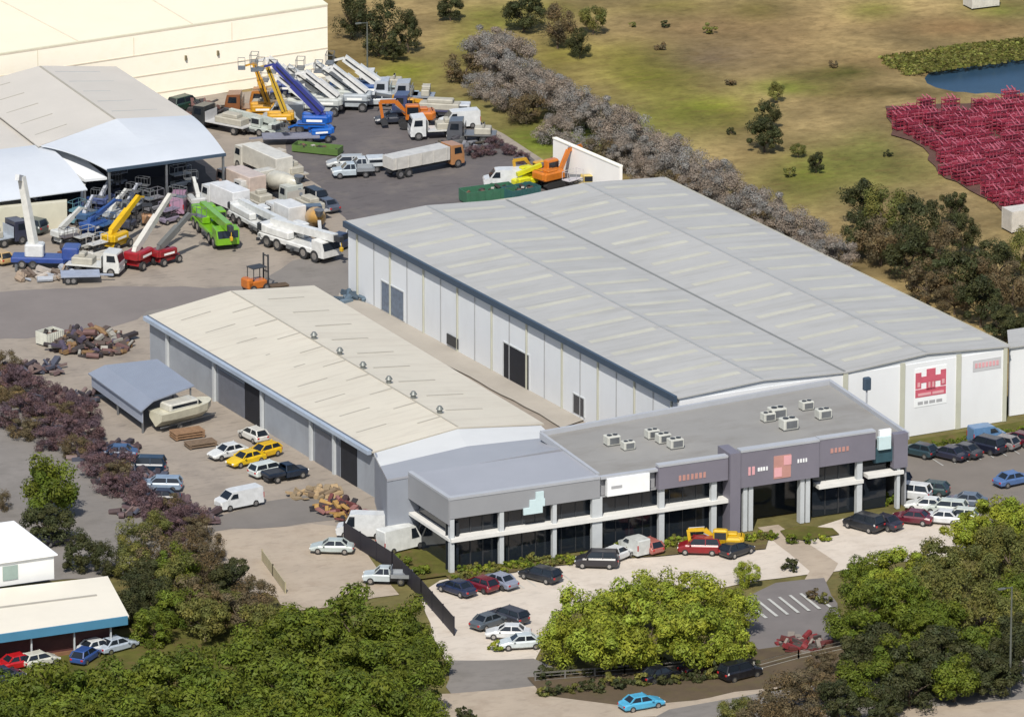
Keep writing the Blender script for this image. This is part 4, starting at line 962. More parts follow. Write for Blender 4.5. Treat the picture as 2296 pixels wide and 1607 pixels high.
sheet('street_shoulder', [(1950,1596),(2296,1568),(2400,1560),(2400,1900),(1950,1900)], 5, M_tan, .3, 17)
sheet('verge', [(1190,1520),(1400,1500),(1700,1455),(1880,1440),(2400,1350),(2400,1440),(2000,1500),(1700,1545),(1500,1580),(1390,1580),(1210,1560)], 4, M_shade_earth, .5, 18)
sheet('lawn', [(-60,1478),(300,1420),(330,1400),(600,1380),(600,1700),(-60,1750)], 2, M_verge, .5, 19)
sheet('garden_bed', [(985,1282),(1190,1262),(1345,1240),(1560,1212),(1735,1190),(1720,1232),(1550,1240),(1400,1252),(1200,1275),(1010,1310)], 4, mat('garden_mulch', C(112,96,56), .95, 0, .3, .8, stain=(C(110,114,44), .8, .9)), .3, 20)
sheet('garden_island', [(1752,1192),(1790,1180),(1870,1186),(1880,1200),(1800,1212),(1765,1206)], 4, M_verge, .2, 21)
sheet('side_garden', [(870,1225),(985,1240),(1010,1290),(940,1300),(880,1262)], 4, M_verge, .2, 22)
sheet('wall_verge', [(2040,990),(2300,945),(2400,930),(2400,960),(2200,990),(2050,1015)], 5, M_verge, .2, 23)
sheet('service_lane', [(760,660),(880,700),(1340,935),(1260,960),(1150,900),(760,690)], 2, mat('lane_concrete', C(192,184,172), .85, 0, .1, .2), .2, 24)
# ponds
wt = mat('pond_water', C(56,88,116,.5), .3, 0, .12, .15, spec=.25)
sheet('pond_water', [(1985,160),(2120,90),(2700,20),(2750,200),(2296,215),(2150,230),(2050,205)], 0, wt)
bpy.data.objects['pond_water'].location.z = -.85
sheet('bay_floor_shade', [(100,400),(430,350),(500,430),(470,470),(300,500),(160,470)], 5, mat('floor_shade_tone', C(84,80,78), .8, 0, .3, .4), .4, 31)  # dark floor sheet, canopy shade put into its colour
# ------------------------------------------------------------------ vehicles and plant
WHT=(238,240,240); SIL=(185,190,196); BLK=(38,42,50); NAVY=(34,46,78); CRIM=(120,26,44); RED=(176,28,38); YEL=(244,196,20); GOLD=(232,170,40); BLU=(22,98,196); DBL=(44,58,130); LIME=(128,190,30); ORG=(214,120,34); GRY=(120,124,128); TEAL=(70,130,160)
def put(key, kit, name, label, cat, px, py, head=0., group=None, s=1.):
    g = at(px, py); return inst(key, kit, name, label, cat, (g.x, g.y, .1), R(head), group, s)
def car(kind, rgb, px, py, head, label, group=None): return put(('car',kind,rgb), car_kit(kind, rgb), 'parked_car', label, 'car', px, py, head, group)
def ute(rgb, px, py, head, label, back='tray', group=None): return put(('ute',rgb,back), ute_kit(rgb, back), 'utility_truck', label, 'utility truck', px, py, head, group)
def van(rgb, px, py, head, label, group=None, L=5., H=2.3): return put(('van',rgb,L,H), van_kit(rgb, L, H), 'van', label, 'van', px, py, head, group)
def truck(rgb, px, py, head, label, body='box', L=8., b=(225,225,225), group=None): return put(('truck',rgb,body,L,b), truck_kit(rgb, body, L, b), 'truck', label, 'truck', px, py, head, group)
def lift(rgb, px, py, head, label, elev=45, L=8., arm=None, group=None, s=1., th=1.): return put(('lift',rgb,elev,L,arm,th), boomlift_kit(rgb, elev, L, True, arm, th), 'boom_lift', label, 'boom lift', px, py, head, group, s)
def digger(rgb, px, py, head, label, up=1., s=1.): return put(('dig',rgb,up), excavator_kit(rgb, up), 'excavator', label, 'excavator', px, py, head, None, s)
GP1 = 'cars parked in front of the office'; GP2 = 'vehicles in the right-hand car park'; GP3 = 'cars at the bottom-left building'
# front car park (heading -90 = nose toward the viewer-right direction, A axis)
car('sedan', NAVY, 1024, 1330, 110, 'dark navy sedan at the left end of the office car park row', GP1)
car('hatch', CRIM, 1078, 1322, 110, 'dark crimson hatchback between the navy sedan and a silver car', GP1)
car('sedan', (150,158,178), 1118, 1314, 110, 'silver-blue sedan beside the crimson hatchback', GP1)
car('wagon', BLK, 1211, 1300, 118, 'black wagon parked alone in the middle of the bright car park', GP1)
car('suv', (52,50,56), 1338, 1270, 150, 'charcoal four-wheel drive beside the garden bed, next to a white hatchback', GP1)
car('hatch', WHT, 1384, 1254, 25, 'white hatchback beside the garden bed in front of the office', GP1)
car('suv', (150,16,30), 1568, 1240, 150, 'bright red four-wheel drive beside the small yellow excavator', GP1)
digger(YEL, 1622, 1238, 150, 'yellow excavator displayed in front of the office entrance', -.6, .95)
car('hatch', BLK, 1652, 1244, 20, 'small black car half behind the yellow excavator', GP1)
van((225,228,224), 1422, 1240, 100, 'small pale van standing in the garden bed by the office window', GP1, 3.6, 1.9)
car('hatch', (186,110,100), 1452, 1236, 100, 'faded salmon-red hatchback next to the small pale van', GP1)
car('sedan', (95,104,112), 1098, 1404, 20, 'grey sedan by the lower kerb beside the yellow-green shrub', GP1)
car('wagon', (60,62,72), 1140, 1392, 110, 'dark grey wagon at the lower kerb behind the white sedans', GP1)
car('sedan', WHT, 1140, 1430, 150, 'white sedan at the lower kerb, left of two', GP1)
car('sedan', (222,232,234), 1168, 1452, 165, 'white sedan nearest the driveway at the lower kerb', GP1)
car('sedan', (90,190,232), 1438, 1588, 2, 'bright sky-blue sedan on the street at the bottom')
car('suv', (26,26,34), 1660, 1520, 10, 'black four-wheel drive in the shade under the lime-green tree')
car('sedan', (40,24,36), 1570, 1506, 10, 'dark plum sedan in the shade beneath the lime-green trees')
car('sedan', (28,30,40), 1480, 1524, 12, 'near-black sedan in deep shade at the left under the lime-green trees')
# right-hand car park
for k_, c_, x, y, h, l in (('suv',(34,38,46),1936,1186,115,'black four-wheel drive, left of the two dark vehicles by the office end'),('sedan',(46,46,62),1978,1182,115,'charcoal sedan, right of the two dark vehicles by the office end'),
    ('sedan',(110,34,52),2046,1172,135,'maroon sedan between the dark cars and the white vehicles'),('suv',(40,46,84),1998,1088,110,'navy four-wheel drive tucked against the office corner'),
    ('suv',WHT,2040,1118,135,'white four-wheel drive at the top left of the white vehicles'),('hatch',(60,84,86),2086,1108,135,'dark teal hatchback behind the white vehicles'),
    ('sedan',(244,246,242),2078,1144,140,'white sedan in the middle of the white vehicles'),('wagon',(214,222,214),2120,1150,140,'pale grey-white wagon right of the white sedan'),
    ('sedan',WHT,2112,1172,140,'white sedan nearest the trees in the right car park'),('hatch',(226,232,220),2152,1168,140,'off-white hatchback at the right end of the white vehicles'),
    ('sedan',(112,124,140),2166,1134,140,'blue-grey sedan behind the off-white hatchback'),
    ('hatch',(48,72,82),2060,1022,120,'dark teal hatchback at the left end of the row along the white wall'),('sedan',(44,46,66),2126,1028,118,'charcoal sedan second in the row along the white wall'),
    ('sedan',(60,64,72),2158,1022,118,'slate sedan third in the row along the white wall'),('suv',(34,38,56),2208,1012,116,'tall dark navy four-wheel drive in the row along the white wall'),
    ('hatch',(150,146,146),2246,1004,118,'small grey hatchback between the navy and maroon cars'),('sedan',(92,26,42),2284,996,118,'maroon sedan at the right end of the row along the white wall'),
    ('sedan',(92,124,176),2272,1086,8,'blue sedan with a pale roof at the right edge of the car park')):
    car(k_, c_, x, y, h, l, GP2)
van((104,146,190), 2212, 992, 0, 'small blue van against the white warehouse wall', None, 4., 2.0)
# left yard
put('utew', van_kit(WHT, 5.2, 2.0), 'van', 'white van parked alone on open concrete left of the shed', 'van', 536, 1136, 188)
car('sedan', (238,240,238), 512, 1024, 190, 'white sedan left of the yellow car'); car('sedan', (250,208,16), 552, 1040, 195, 'bright yellow sedan between white cars outside the shed')
car('hatch', (244,196,18), 592, 1024, 195, 'yellow hatchback behind the bright yellow sedan'); car('wagon', (228,236,232), 604, 1064, 12, 'white wagon in front of the dark truck')
ute((22,40,62), 640, 1074, 8, 'dark navy utility truck beside the white wagon', 'tub'); car('hatch', (236,234,226), 568, 986, 100, 'small white car at the dark shed doorway')
put('boat', boat_kit(), 'motor_boat', 'cream cabin boat on a trailer in front of the carport', 'boat', 408, 955, 14, None, 1.05)
car('sedan', (200,210,206), 745, 1238, 150, 'pale silver sedan on the tan apron beside the dark fence'); ute((206,216,218), 868, 1306, 150, 'pale utility truck below the dark fence by the entry')
van(WHT, 812, 1202, 150, 'white van, left of two beside the office end wall', None, 5.4, 2.6); van((250,252,248), 900, 1232, 12, 'white van, right of two beside the office end wall', None, 5.4, 2.6)
# vehicles inside the maroon hedge
car('sedan', (64,96,140), 262, 1026, 150, 'blue sedan parked among the maroon bushes'); car('suv', (28,52,74), 325, 1058, 150, 'dark teal four-wheel drive parked among the maroon bushes')
car('wagon', (150,170,192), 360, 1098, 150, 'pale blue wagon parked among the maroon bushes'); car('sedan', (32,26,44), 358, 1126, 150, 'near-black sedan in front of the pale blue wagon'); car('sedan', (44,44,66), 128, 1218, 10, 'dark indigo sedan in the shade of the round tree')
# bottom-left building cars
car('sedan', (206,30,38), 44, 1496, 8, 'bright red sedan on the grass by the maroon wall', GP3); car('hatch', (228,228,214), 90, 1492, 10, 'cream hatchback right of the red sedan', GP3)
car('hatch', (58,92,160), 192, 1482, 40, 'mid-blue hatchback at the left of the cars below the blue fascia', GP3); car('sedan', WHT, 218, 1462, 15, 'white sedan beside the mid-blue hatchback', GP3)
car('sedan', (196,208,222), 262, 1458, 15, 'pale silver-blue sedan nearest the trees below the blue fascia', GP3); car('wagon', (58,64,84), 6, 1528, 8, 'dark slate wagon cut by the left picture edge', GP3)
# upper yard --------------------------------------------------------------------------------
GB = 'boom lifts lined up against the cream warehouse'
lift(GOLD, 582, 268, 158, 'orange-yellow boom lift farthest left against the cream warehouse', 72, 5.2, None, GB, 1., 1.5)
lift((236,178,44), 620, 288, 158, 'orange-yellow boom lift next to the dark blue boom', 70, 6.2, (226,186,60), GB, 1., 1.5)
lift(BLU, 700, 296, 150, 'bright blue boom lift with a dark indigo upper boom', 46, 7.2, (58,66,150), GB, 1.15, 2.0)
lift((30,110,206), 712, 318, 170, 'low bright blue boom lift in front of the indigo-boomed one', 5, 4., None, GB, .9)
for i, (x, y, l) in enumerate(((690,246,'white boom lift, left of the three white ones'),(752,238,'white boom lift, middle of the three white ones'),(818,226,'white boom lift with the brightest boom, right of three'))):
    put(('lift','w',i), boomlift_kit((200,206,200) if i < 2 else (36,84,150), 36, 4.6, False, (248,248,244), 2.1), 'boom_lift', l, 'boom lift', x, y, 150, GB, 1.15)
for x, y, l in ((660,232,'pale grey scissor lift behind the blue boom'),(722,226,'pale green-grey scissor lift between two white boom lifts'),(782,236,'pale scissor lift in front of the white booms')):
    put(('sc',(200,208,200)), scissor_kit((200,208,200)), 'scissor_lift', l, 'scissor lift', x, y, 60, 'scissor lifts among the boom lifts')
truck(DKSTEEL and (52,56,60), 500, 292, 120, 'dark grey truck parked among the scrap left of the boom lifts', 'tray', 8.)
heap('heap of dark machinery parts behind the workshop roof', 474, 268, 3.0, 4.5, 90, [(70,64,66),(110,92,78),(46,48,54),(120,84,78),(130,124,116)], 4, 3.6)
put('crB', crane_kit((206,214,206), 9.), 'crane_truck', 'off-white crane truck left of the orange boom lifts', 'crane truck', 575, 300, 120, None, .8)
put(('tr',7.), trailer_kit((150,152,168), 7.), 'flatbed_trailer', 'grey flatbed trailer in front of the blue boom lifts', 'trailer', 652, 322, 160)
put(('tr','g'), skip_kit((104,136,70), 6.), 'skip_bin', 'dull green low skip on the dark asphalt', 'skip bin', 712, 342, 135, None, (1,.8,.6))
car('suv', (44,72,60), 415, 245, 20, 'dark green four-wheel drive behind the curved workshop roof')
truck(WHT, 858, 208, 150, 'small white truck at the top of the dark yard', 'tray', 6., (206,220,220)); truck((198,204,214), 888, 228, 150, 'small silver truck below the white one at the top of the dark yard', 'tray', 5.6, (180,196,206))
car('sedan', (56,62,76), 882, 276, 165, 'dark grey sedan left of the orange-yellow excavator')
digger(ORG, 930, 286, 160, 'orange excavator amid trucks in the upper yard', .0, 1.1); put(('tel',GOLD), telehandler_kit(GOLD, 8), 'telehandler', 'orange-yellow telehandler behind the orange excavator', 'telehandler', 915, 258, 150, None, .9)
truck((70,80,120), 962, 262, 145, 'long indigo flatbed truck beyond the orange excavator', 'tray', 9., (84,84,120)); truck(WHT, 975, 308, 165, 'white service truck right of the orange excavator', 'tray', 6.4, (232,232,228))
van(WHT, 1030, 286, 170, 'white van at the right side of the upper yard', None, 5., 2.2)
truck((196,140,92), 950, 384, 10, 'long silver tipper truck with a tan cab in the upper yard', 'tipper', 10.5, (228,224,216))
heap('heap of grey machine parts beside the tan-cabbed truck', 1040, 336, 2.6, 3.2, 60, [(112,112,112),(80,78,84),(140,140,146),(92,84,70)], 6, 2.2)
ute((200,212,220), 790, 396, 165, 'silver utility truck, left of a pair in the upper yard', 'tray'); ute((220,226,230), 815, 384, 165, 'white utility truck with canopy, right of a pair in the upper yard', 'canopy'); car('wagon', (196,200,200), 775, 376, 160, 'silver wagon behind the pair of utility trucks')
put(('skip',(70,124,96)), skip_kit((70,124,96), 6.6), 'skip_bin', 'green skip bin full of scrap behind the grey warehouse roof', 'skip bin', 1094, 448, 0)
van(WHT, 1128, 418, 160, 'white van beside the green skip', None, 4.8, 2.2)
put(('tel',(240,238,30)), telehandler_kit((240,238,30), 10, 5.5), 'telehandler', 'fluorescent yellow telehandler beside the green skip', 'telehandler', 1188, 420, 10)
digger((226,130,36), 1240, 418, 15, 'orange excavator with a raised arm by the white screen wall', .9, 1.1)
digger((232,180,60), 1206, 404, 190, 'golden excavator behind the fluorescent yellow telehandler', .3, .9)
put(('dozer',), telehandler_kit((224,196,110), 4, 4.5), 'telehandler', 'pale yellow machine near the foot of the white screen wall', 'telehandler', 1316, 428, 160, None, .85)
put(('skip',(60,110,110)), skip_kit((60,110,110), 4.2), 'skip_bin', 'small teal skip bin near the white van', 'skip bin', 1168, 446, 10)
put(('sc',(214,190,196)), scissor_kit((226,222,226)), 'scissor_lift', 'white scissor lift beside the orange excavator near the screen wall', 'scissor lift', 1284, 432, 20)
# middle yard ------------------------------------------------------------------------------
truck((220,190,176), 540, 440, 100, 'tan and cream box truck beside the dark workshop bay', 'box', 7.5, (226,206,192))
put(('trb',), truck_kit((232,228,216), 'mixer', 9., (220,216,200)), 'truck', 'cream concrete mixer truck behind the tan box truck', 'truck', 626, 446, 98)
truck((236,232,220), 590, 392, 98, 'long cream box truck beside the curved canopy', 'box', 10., (240,236,224))
truck((210,214,206), 682, 478, 98, 'grey-white tray truck above the white tanker', 'tray', 8., (206,200,190)); truck((70,84,104), 706, 524, 75, 'slate truck with a tan drum in front of the warehouse corner', 'mixer', 7., (220,172,96))
truck(WHT, 505, 474, 100, 'white box truck behind the lime crane', 'box', 7.2, (250,250,250))
put('crW', crane_kit((240,242,240), 12.), 'crane_truck', 'long white mobile crane in the middle of the yard', 'crane truck', 585, 520, -86, None, 1.0)
put('crW2', crane_kit((246,246,242), 10.), 'crane_truck', 'white mobile crane nearest the large warehouse corner', 'crane truck', 672, 566, -72, None, 1.15)
car('suv', (40,48,78), 764, 556, 30, 'dark navy four-wheel drive at the warehouse corner'); ute((238,240,240), 792, 545, 20, 'white utility truck peeping out at the warehouse corner', 'tub')
put('crG', crane_kit(LIME, 10.5), 'crane_truck', 'lime green mobile crane in the middle of the yard', 'crane truck', 482, 532, -97, None, 1.1)
put('frk', forklift_kit(ORG), 'forklift', 'orange forklift with a tall dark mast near the shed roof', 'forklift', 580, 650, 10, None, 1.25)
put(('pal',(110,92,74),2), pallet_kit((110,92,74), 2), 'pallet_stack', 'low brown pallet stack in front of the orange forklift', 'pallet stack', 625, 648, 0)
lift(YEL, 262, 556, 32, 'yellow boom lift with its boom folded low, left of the red one', 28, 6.2, None, None, 1., 1.6)
lift(RED, 316, 598, 36, 'red boom lift with a long white boom', 30, 8.2, (232,228,218), None, 1.1, 1.4); lift((158,24,32), 372, 590, 20, 'dark red compact boom lift with a grey boom beside the white-boomed one', 32, 6.0, (120,122,120), None, .95, 1.6)
for x, y, c_, l in ((200,505,(64,100,140),'blue boom lift under the left edge of the dark bay'),(236,470,(90,104,150),'slate blue boom lift inside the dark bay mouth'),(300,478,(150,156,160),'grey boom lift in the dark bay mouth')):
    lift(c_, x, y, 40, l, 35, 2.6, (200,204,214), 'boom lifts in front of the dark bay', .9)
lift((52,90,160), 215, 530, 30, 'mid-blue boom lift behind the yellow one', 15, 5.)
put(('sc',(120,170,186)), scissor_kit((120,170,186)), 'scissor_lift', 'turquoise scissor lift beneath the canopy corner', 'scissor lift', 172, 500, 30)
put(('sc',(150,150,156)), scissor_kit((150,150,156)), 'scissor_lift', 'grey scissor lift in the centre of the dark bay mouth', 'scissor lift', 345, 474, 20); van((190,150,176), 402, 472, 60, 'mauve-grey van at the right of the dark bay mouth')
put(('sc',(232,230,224)), scissor_kit((232,230,224)), 'scissor_lift', 'white scissor lift left of the yellow boom lift', 'scissor lift', 218, 576, 20)
for i, (x, y, c_, L_, l) in enumerate(((664,262,(210,214,208),4.4,'white-boomed lift in the front rank, leftmost beside the indigo boom'),(726,256,(206,210,206),4.6,'white-boomed lift in the front rank, second from the indigo boom'),(790,246,(190,198,204),4.8,'white-boomed lift in the front rank nearest the blue truck'),(640,222,(60,84,150),4.4,'blue-based lift with a white boom behind the indigo boom'))):
    put(('lift','w2',i), boomlift_kit(c_, 38, L_, False, (246,246,244), 2.0), 'boom_lift', l, 'boom lift', x, y, 150, GB, 1.1)
# tightly packed extra plant
GX = 'small machines crowded in the left yard'
for i, (k_, c_, x, y, h, e, L_, l) in enumerate((('L',(230,232,228),150,545,20,30,4.,'white boom lift between the upright boom and the yellow lift'),('L',(60,86,150),188,478,60,40,3.,'dark blue boom lift touching the canopy corner'),('L',(206,210,212),262,500,30,30,3.6,'pale boom lift behind the yellow boom'),
    ('S',(70,110,160),238,532,30,0,0,'blue scissor lift behind the yellow boom lift'),('S',(206,206,200),190,560,20,0,0,'off-white scissor lift near the tall pallet stack'),('S',(96,86,84),158,560,10,0,0,'brown-grey scissor lift beside the tall pallet stack'),
    ('T',(226,220,206),250,596,-40,0,0,'cream trailer right of the white flatbed truck'),('T',(176,186,206),180,632,-20,0,0,'pale blue trailer below the white flatbed truck'),('F',(70,74,90),292,512,40,0,0,'slate forklift between the yellow lift and the dark bay'),
    ('F',(196,150,110),330,500,70,0,0,'tan forklift in front of the dark bay'),('C',(214,212,200),30,505,0,0,0,'cream container in front of the cream panel wall'),('S',(150,140,160),380,500,20,0,0,'mauve-grey scissor lift left of the lime crane'),
    ('L',(214,216,214),440,470,80,35,3.,'white boom lift behind the lime crane'),('F',(52,58,86),255,440,30,0,0,'navy forklift inside the dark bay'),('S',(196,200,214),262,418,10,0,0,'pale scissor lift deep inside the dark bay'),('S',(226,230,230),405,420,10,0,0,'white scissor lift at the back of the dark bay'))):
    if k_ == 'L': lift(c_, x, y, h, l, e, L_, (222,222,216), GX, .9, 1.3)
    elif k_ == 'S': put(('sc',c_), scissor_kit(c_), 'scissor_lift', l, 'scissor lift', x, y, h, GX)
    elif k_ == 'T': put(('tr',c_), trailer_kit(c_, 4.5), 'flatbed_trailer', l, 'trailer', x, y, h, GX)
    elif k_ == 'F': put(('fk',c_), forklift_kit(c_), 'forklift', l, 'forklift', x, y, h, GX)
    else: put(('cn',c_), container_kit(c_, 4.), 'storage_container', l, 'container', x, y, h, GX)
GU = 'vehicles crowded in the upper yard'
for fn, a in ((truck,((150,96,60),560,258,150,'rust-brown tray truck behind the orange boom lifts','tray',6.,(150,110,80))),(truck,((196,126,50),612,250,150,'orange service truck between the yellow and blue booms','tray',5.6,(170,110,60))),(van,((206,212,216),636,272,150,'pale van under the indigo boom')),
    (truck,((210,214,208),716,212,150,'pale tray truck behind the white boom lifts','tray',6.,(200,206,200))),(truck,((60,90,140),790,214,160,'mid-blue tray truck at the right of the white boom lifts','tray',6.,(60,84,130))),(car,('wagon',(210,216,220),842,236,160,'pale wagon on the dark asphalt right of the blue truck')),
    (truck,((186,190,196),930,232,150,'small silver truck near the upper fence line','tray',5.,(160,166,176))),(ute,((226,228,230),1008,262,150,'white utility truck above the white van in the upper yard','canopy')),(truck,((96,98,104),1058,318,150,'grey tray truck beside the maroon bushes','tray',6.,(120,120,120))),
    (truck,((234,232,226),572,462,98,'white tray truck between the tan box truck and the white cranes','tray',6.5,(214,210,200))),(van,((238,238,236),620,494,98,'white van between the mixer truck and the white cranes')),(truck,((240,240,238),640,512,98,'small white truck behind the nearest white crane','box',5.6,(246,246,244))),
    (car,('sedan',(90,96,110),730,470,98,'grey sedan on the asphalt right of the tray truck')),(truck,((216,206,190),640,398,98,'beige tray truck right of the long cream box truck','tray',7.,(206,196,178))),(car,('suv',(52,54,58),700,452,98,'dark four-wheel drive right of the mixer truck'))):
    fn(*a, group=GU)
# tall white boom standing up at the left
def tall_boom():
    k = [P('carrier', MB().cbox(-3.8,3.6,-1.2,1.2,.7,1.3,.1), paint((56,84,160)))]
    k.append(P('cab', MB().cbox(2.2,4.2,-1.2,1.2,.8,2.6,.15), paint((56,84,160)))); k.append(P('windscreen', MB().box(4.2,4.22,-1.0,1.0,1.6,2.4), GLASS, 1))
    wheels(k, (2.9,-1.2,-2.5), 1.22, .5, .3)
    k.append(P('turret', MB().cbox(-2.2,0,-.9,.9,1.3,2.8,.15), paint((236,238,238))))
    b = MB().beam((-1.2,0,2.4),(-2.6,.6,10.6),.85,.9,0,.7)
    k.append(P('boom', b, paint((244,244,238)))); k.append(P('boom_head', MB().beam((-2.6,.6,10.4),(-2.9,-.8,10.9),.5,.7), paint((236,238,238)), len(k)-1))
    k.append(P('outrigger', MB().beam((-3,-2.2,.2),(-3,2.2,.2),.25)  .cyl((-3,-2.2,.05),(-3,-2.2,.8),.18,8).cyl((-3,2.2,.05),(-3,2.2,.8),.18,8), STEEL))
    return k
put('tallboom', tall_boom, 'crane_truck', 'blue crane truck with a thick white boom standing upright at the left', 'crane truck', 100, 598, -30)
put('whf', truck_kit((238,238,234), 'tray', 6.5, (236,236,230)), 'truck', 'white flatbed truck right of the upright white boom', 'truck', 214, 612, -40)
put(('pal',(150,108,72),5), pallet_kit((150,108,72), 5), 'pallet_stack', 'tall brown pallet stack beside the upright white boom', 'pallet stack', 152, 588, 20)
car('suv', (92,100,98), 66, 520, 120, 'grey-green four-wheel drive against the cream panels'); truck((60,64,84), 14, 548, 10, 'dark slate truck cut by the left picture edge', 'tray', 5., (190,200,212)); car('hatch', (210,176,120), -2, 588, 100, 'sand-coloured hatchback cut by the left picture edge')
heap('scatter of small parts below the blue crane truck', 130, 622, 4.5, 2.0, 46, [(170,150,130),(120,104,92),(190,196,206),(196,186,176)], 9, .9)
heap('large heap of scrap metal left of the cream shed', 205, 775, 4.6, 5.0, 190, [(92,78,72),(124,92,88),(60,52,54),(176,172,162),(150,118,80),(86,76,96)], 11, 2.4)
put(('sk',(236,236,222)), skip_kit((240,240,226), 2.6), 'skip_bin', 'small white bin left of the large scrap heap', 'skip bin', 112, 770, 20, None, (1,.8,1))
put(('pal',(166,130,98),3), pallet_kit((166,130,98), 3), 'timber_stack', 'low tan timber stack in front of the cream boat', 'timber stack', 420, 980, 0, None, (1.6,1.6,1)); put(('pal',(140,118,96),2), pallet_kit((140,118,96), 2), 'timber_stack', 'grey-brown timber stack nearer the maroon bushes', 'timber stack', 450, 1000, 0, None, (1.5,1.4,1))
heap('rusty heap of drums and frames by the shed doorway', 768, 1150, 2.0, 3.0, 80, [(120,64,62),(70,50,52),(160,110,104),(190,150,84),(50,46,50)], 13, 1.9)
heap('pile of sand and offcuts in front of the shed', 712, 1110, 3.0, 1.6, 40, [(196,168,128),(170,150,120),(140,120,96)], 14, .7)
heap('red and grey waste pile on the court by the hedge', 1806, 1450, 2.2, 2.2, 60, [(140,44,48),(110,50,46),(84,76,72),(150,140,130)], 15, 1.3)
for k, (x, y, l) in enumerate(((70,842,'uppermost'),(148,905,'second from the top'),(118,962,'third from the top'),(236,1016,'fourth from the top'),(300,1078,'fifth from the top'),(352,1146,'sixth from the top'),(420,1176,'lowest'))):
    heap('rusty scrap row among the maroon bushes, '+l+' of the rows', x, y, 4.2, 2.2, 60, [(88,70,72),(112,90,92),(62,54,62),(136,116,112),(84,88,104)], 50+k, 1.9)
# fences, poles, kerbs ------------------------------------------------------------------------
def fence(label, pts, h, col, name='fence', step=3., solid=True):
    P3 = [at(*p) for p in pts]; T = thing(name, label, 'fence', P3[0].to_tuple()); m = mat('fence_%d_%d_%d' % col, C(*col), .6, .1, .15, 1); pan = MB()
    for a, b in zip(P3, P3[1:]):
        d = (b-a).normalized(); n = Vector((d.y, -d.x, 0))*.03; n2 = Vector((d.x, d.y))
        if solid: pan.quadbox([(a-n).xy, (b-n).xy, (b+n).xy, (a+n).xy], .1, h-.1)
        else:
            for z in (.2, .6, 1.0, h-.1): pan.beam((a.x,a.y,z), (b.x,b.y,z), .04)
        k = max(1, int((b-a).length/step))
        for i in range(k+1):
            q = a.lerp(b, i/k); part(T, 'post', MB().box(q.x-.06,q.x+.06,q.y-.06,q.y+.06,0,h), m)
    part(T, 'panel' if solid else 'rail', pan, m)
fence('dark sheet fence running from the white vans down to the entry', [(772,1210),(880,1278),(945,1340),(1018,1424)], 2.1, (52,50,60))
fence('low pale rail fence beside the bottom verge', [(1200,1528),(1400,1512),(1560,1500)], 1.0, (150,146,140), solid=False)
fence('pale rail fence in front of the hedge at the lower right', [(1690,1505),(1790,1478),(1900,1455),(2000,1440)], 1.1, (200,196,184), solid=False)
fence('low cream fence post line along the tan apron', [(588,1256),(612,1290),(640,1330)], 1.3, (206,196,160))
def pole(px, py, h, label, arm=True, col=(120,124,116)):
    g = at(px, py); T = thing('lamp_post', label, 'lamp post', (g.x, g.y, 0)); m = mat('pole_%d' % col[0], C(*col), .5, .3, .1, 1)
    part(T, 'pole', MB().cyl((g.x,g.y,0),(g.x,g.y,h),.13,8,0,.08), m)
    if arm: part(T, 'arm', MB().beam((g.x,g.y,h-.1),(g.x-1.1,g.y-.4,h+.1),.1), m); part(T, 'lamp_head', MB().cbox(g.x-1.8,g.x-1.0,g.y-.65,g.y-.3,h+.02,h+.2,.05), m)
pole(824, 196, 8.5, 'tall lamp post at the right corner of the cream warehouse'); pole(2264, 1560, 11.5, 'tall grey lamp post among the trees at the lower right')
pole(1792, 330, 5., 'slender pole standing in the dry field', False, (90,84,70)) if False else None
g = at(1941, 1050); T = thing('lamp_post', 'dark-headed lamp post in front of the white warehouse wall', 'lamp post', (g.x, g.y, 0))
part(T, 'pole', MB().cyl((g.x,g.y,0),(g.x,g.y,9.6),.1,8), M_cap); part(T, 'lamp_head', MB().cbox(g.x-.4,g.x+.4,g.y-.3,g.y+.3,8.9,10.3,.08), M_gut)
pole(1350, 1190, 9.2, 'thin pole rising behind the office garden', False) if False else None
# barrels by lane
heap('blue-grey steel plates stacked at the warehouse corner', 805, 672, 3.6, 1.4, 40, [(90,112,130),(120,140,156),(70,88,104)], 17, .9)
# ------------------------------------------------------------------ trees and shrubs
r = random.Random(21)
def N_(i): return ('first','second','third','fourth','fifth','sixth','seventh','eighth','ninth','tenth','eleventh','twelfth','thirteenth','fourteenth','fifteenth','sixteenth','seventeenth','eighteenth','nineteenth','twentieth','twenty-first','twenty-second','twenty-third','twenty-fourth','twenty-fifth','twenty-sixth','twenty-seventh','twenty-eighth')[i]
# grey hedge row of bare trees
pts = [(1085,105),(1120,135),(1165,160),(1205,190),(1250,215),(1295,240),(1340,262),(1385,290),(1430,318),(1480,345),(1530,375),(1580,402),(1630,432),(1680,460),(1730,488),(1780,516),(1830,545),(1870,570),(1105,85),(1150,125),(1230,190),(1315,235),(1405,290),(1500,340),(1600,395),(1700,450),(1800,508)]
for i, (x, y) in enumerate(sorted(pts)):
    tree('grey', x, y, 66, 54, 'bare grey-mauve tree, %s from the top end of the diagonal tree row' % N_(i), 'bare trees in the diagonal row')
for i, (x, y) in enumerate([(1040,150),(1080,185),(1130,215),(1180,245),(1240,290),(1300,322),(1345,345),(1395,350),(1450,385),(1510,415),(1570,440),(1630,470),(1700,510)]):
    tree('grey' if i % 3 else 'brown', x, y, 56, 42, 'drab tree on the warehouse side of the diagonal row, %s from its top' % N_(i), 'drab trees along the warehouse side of the row', lift=3.2)
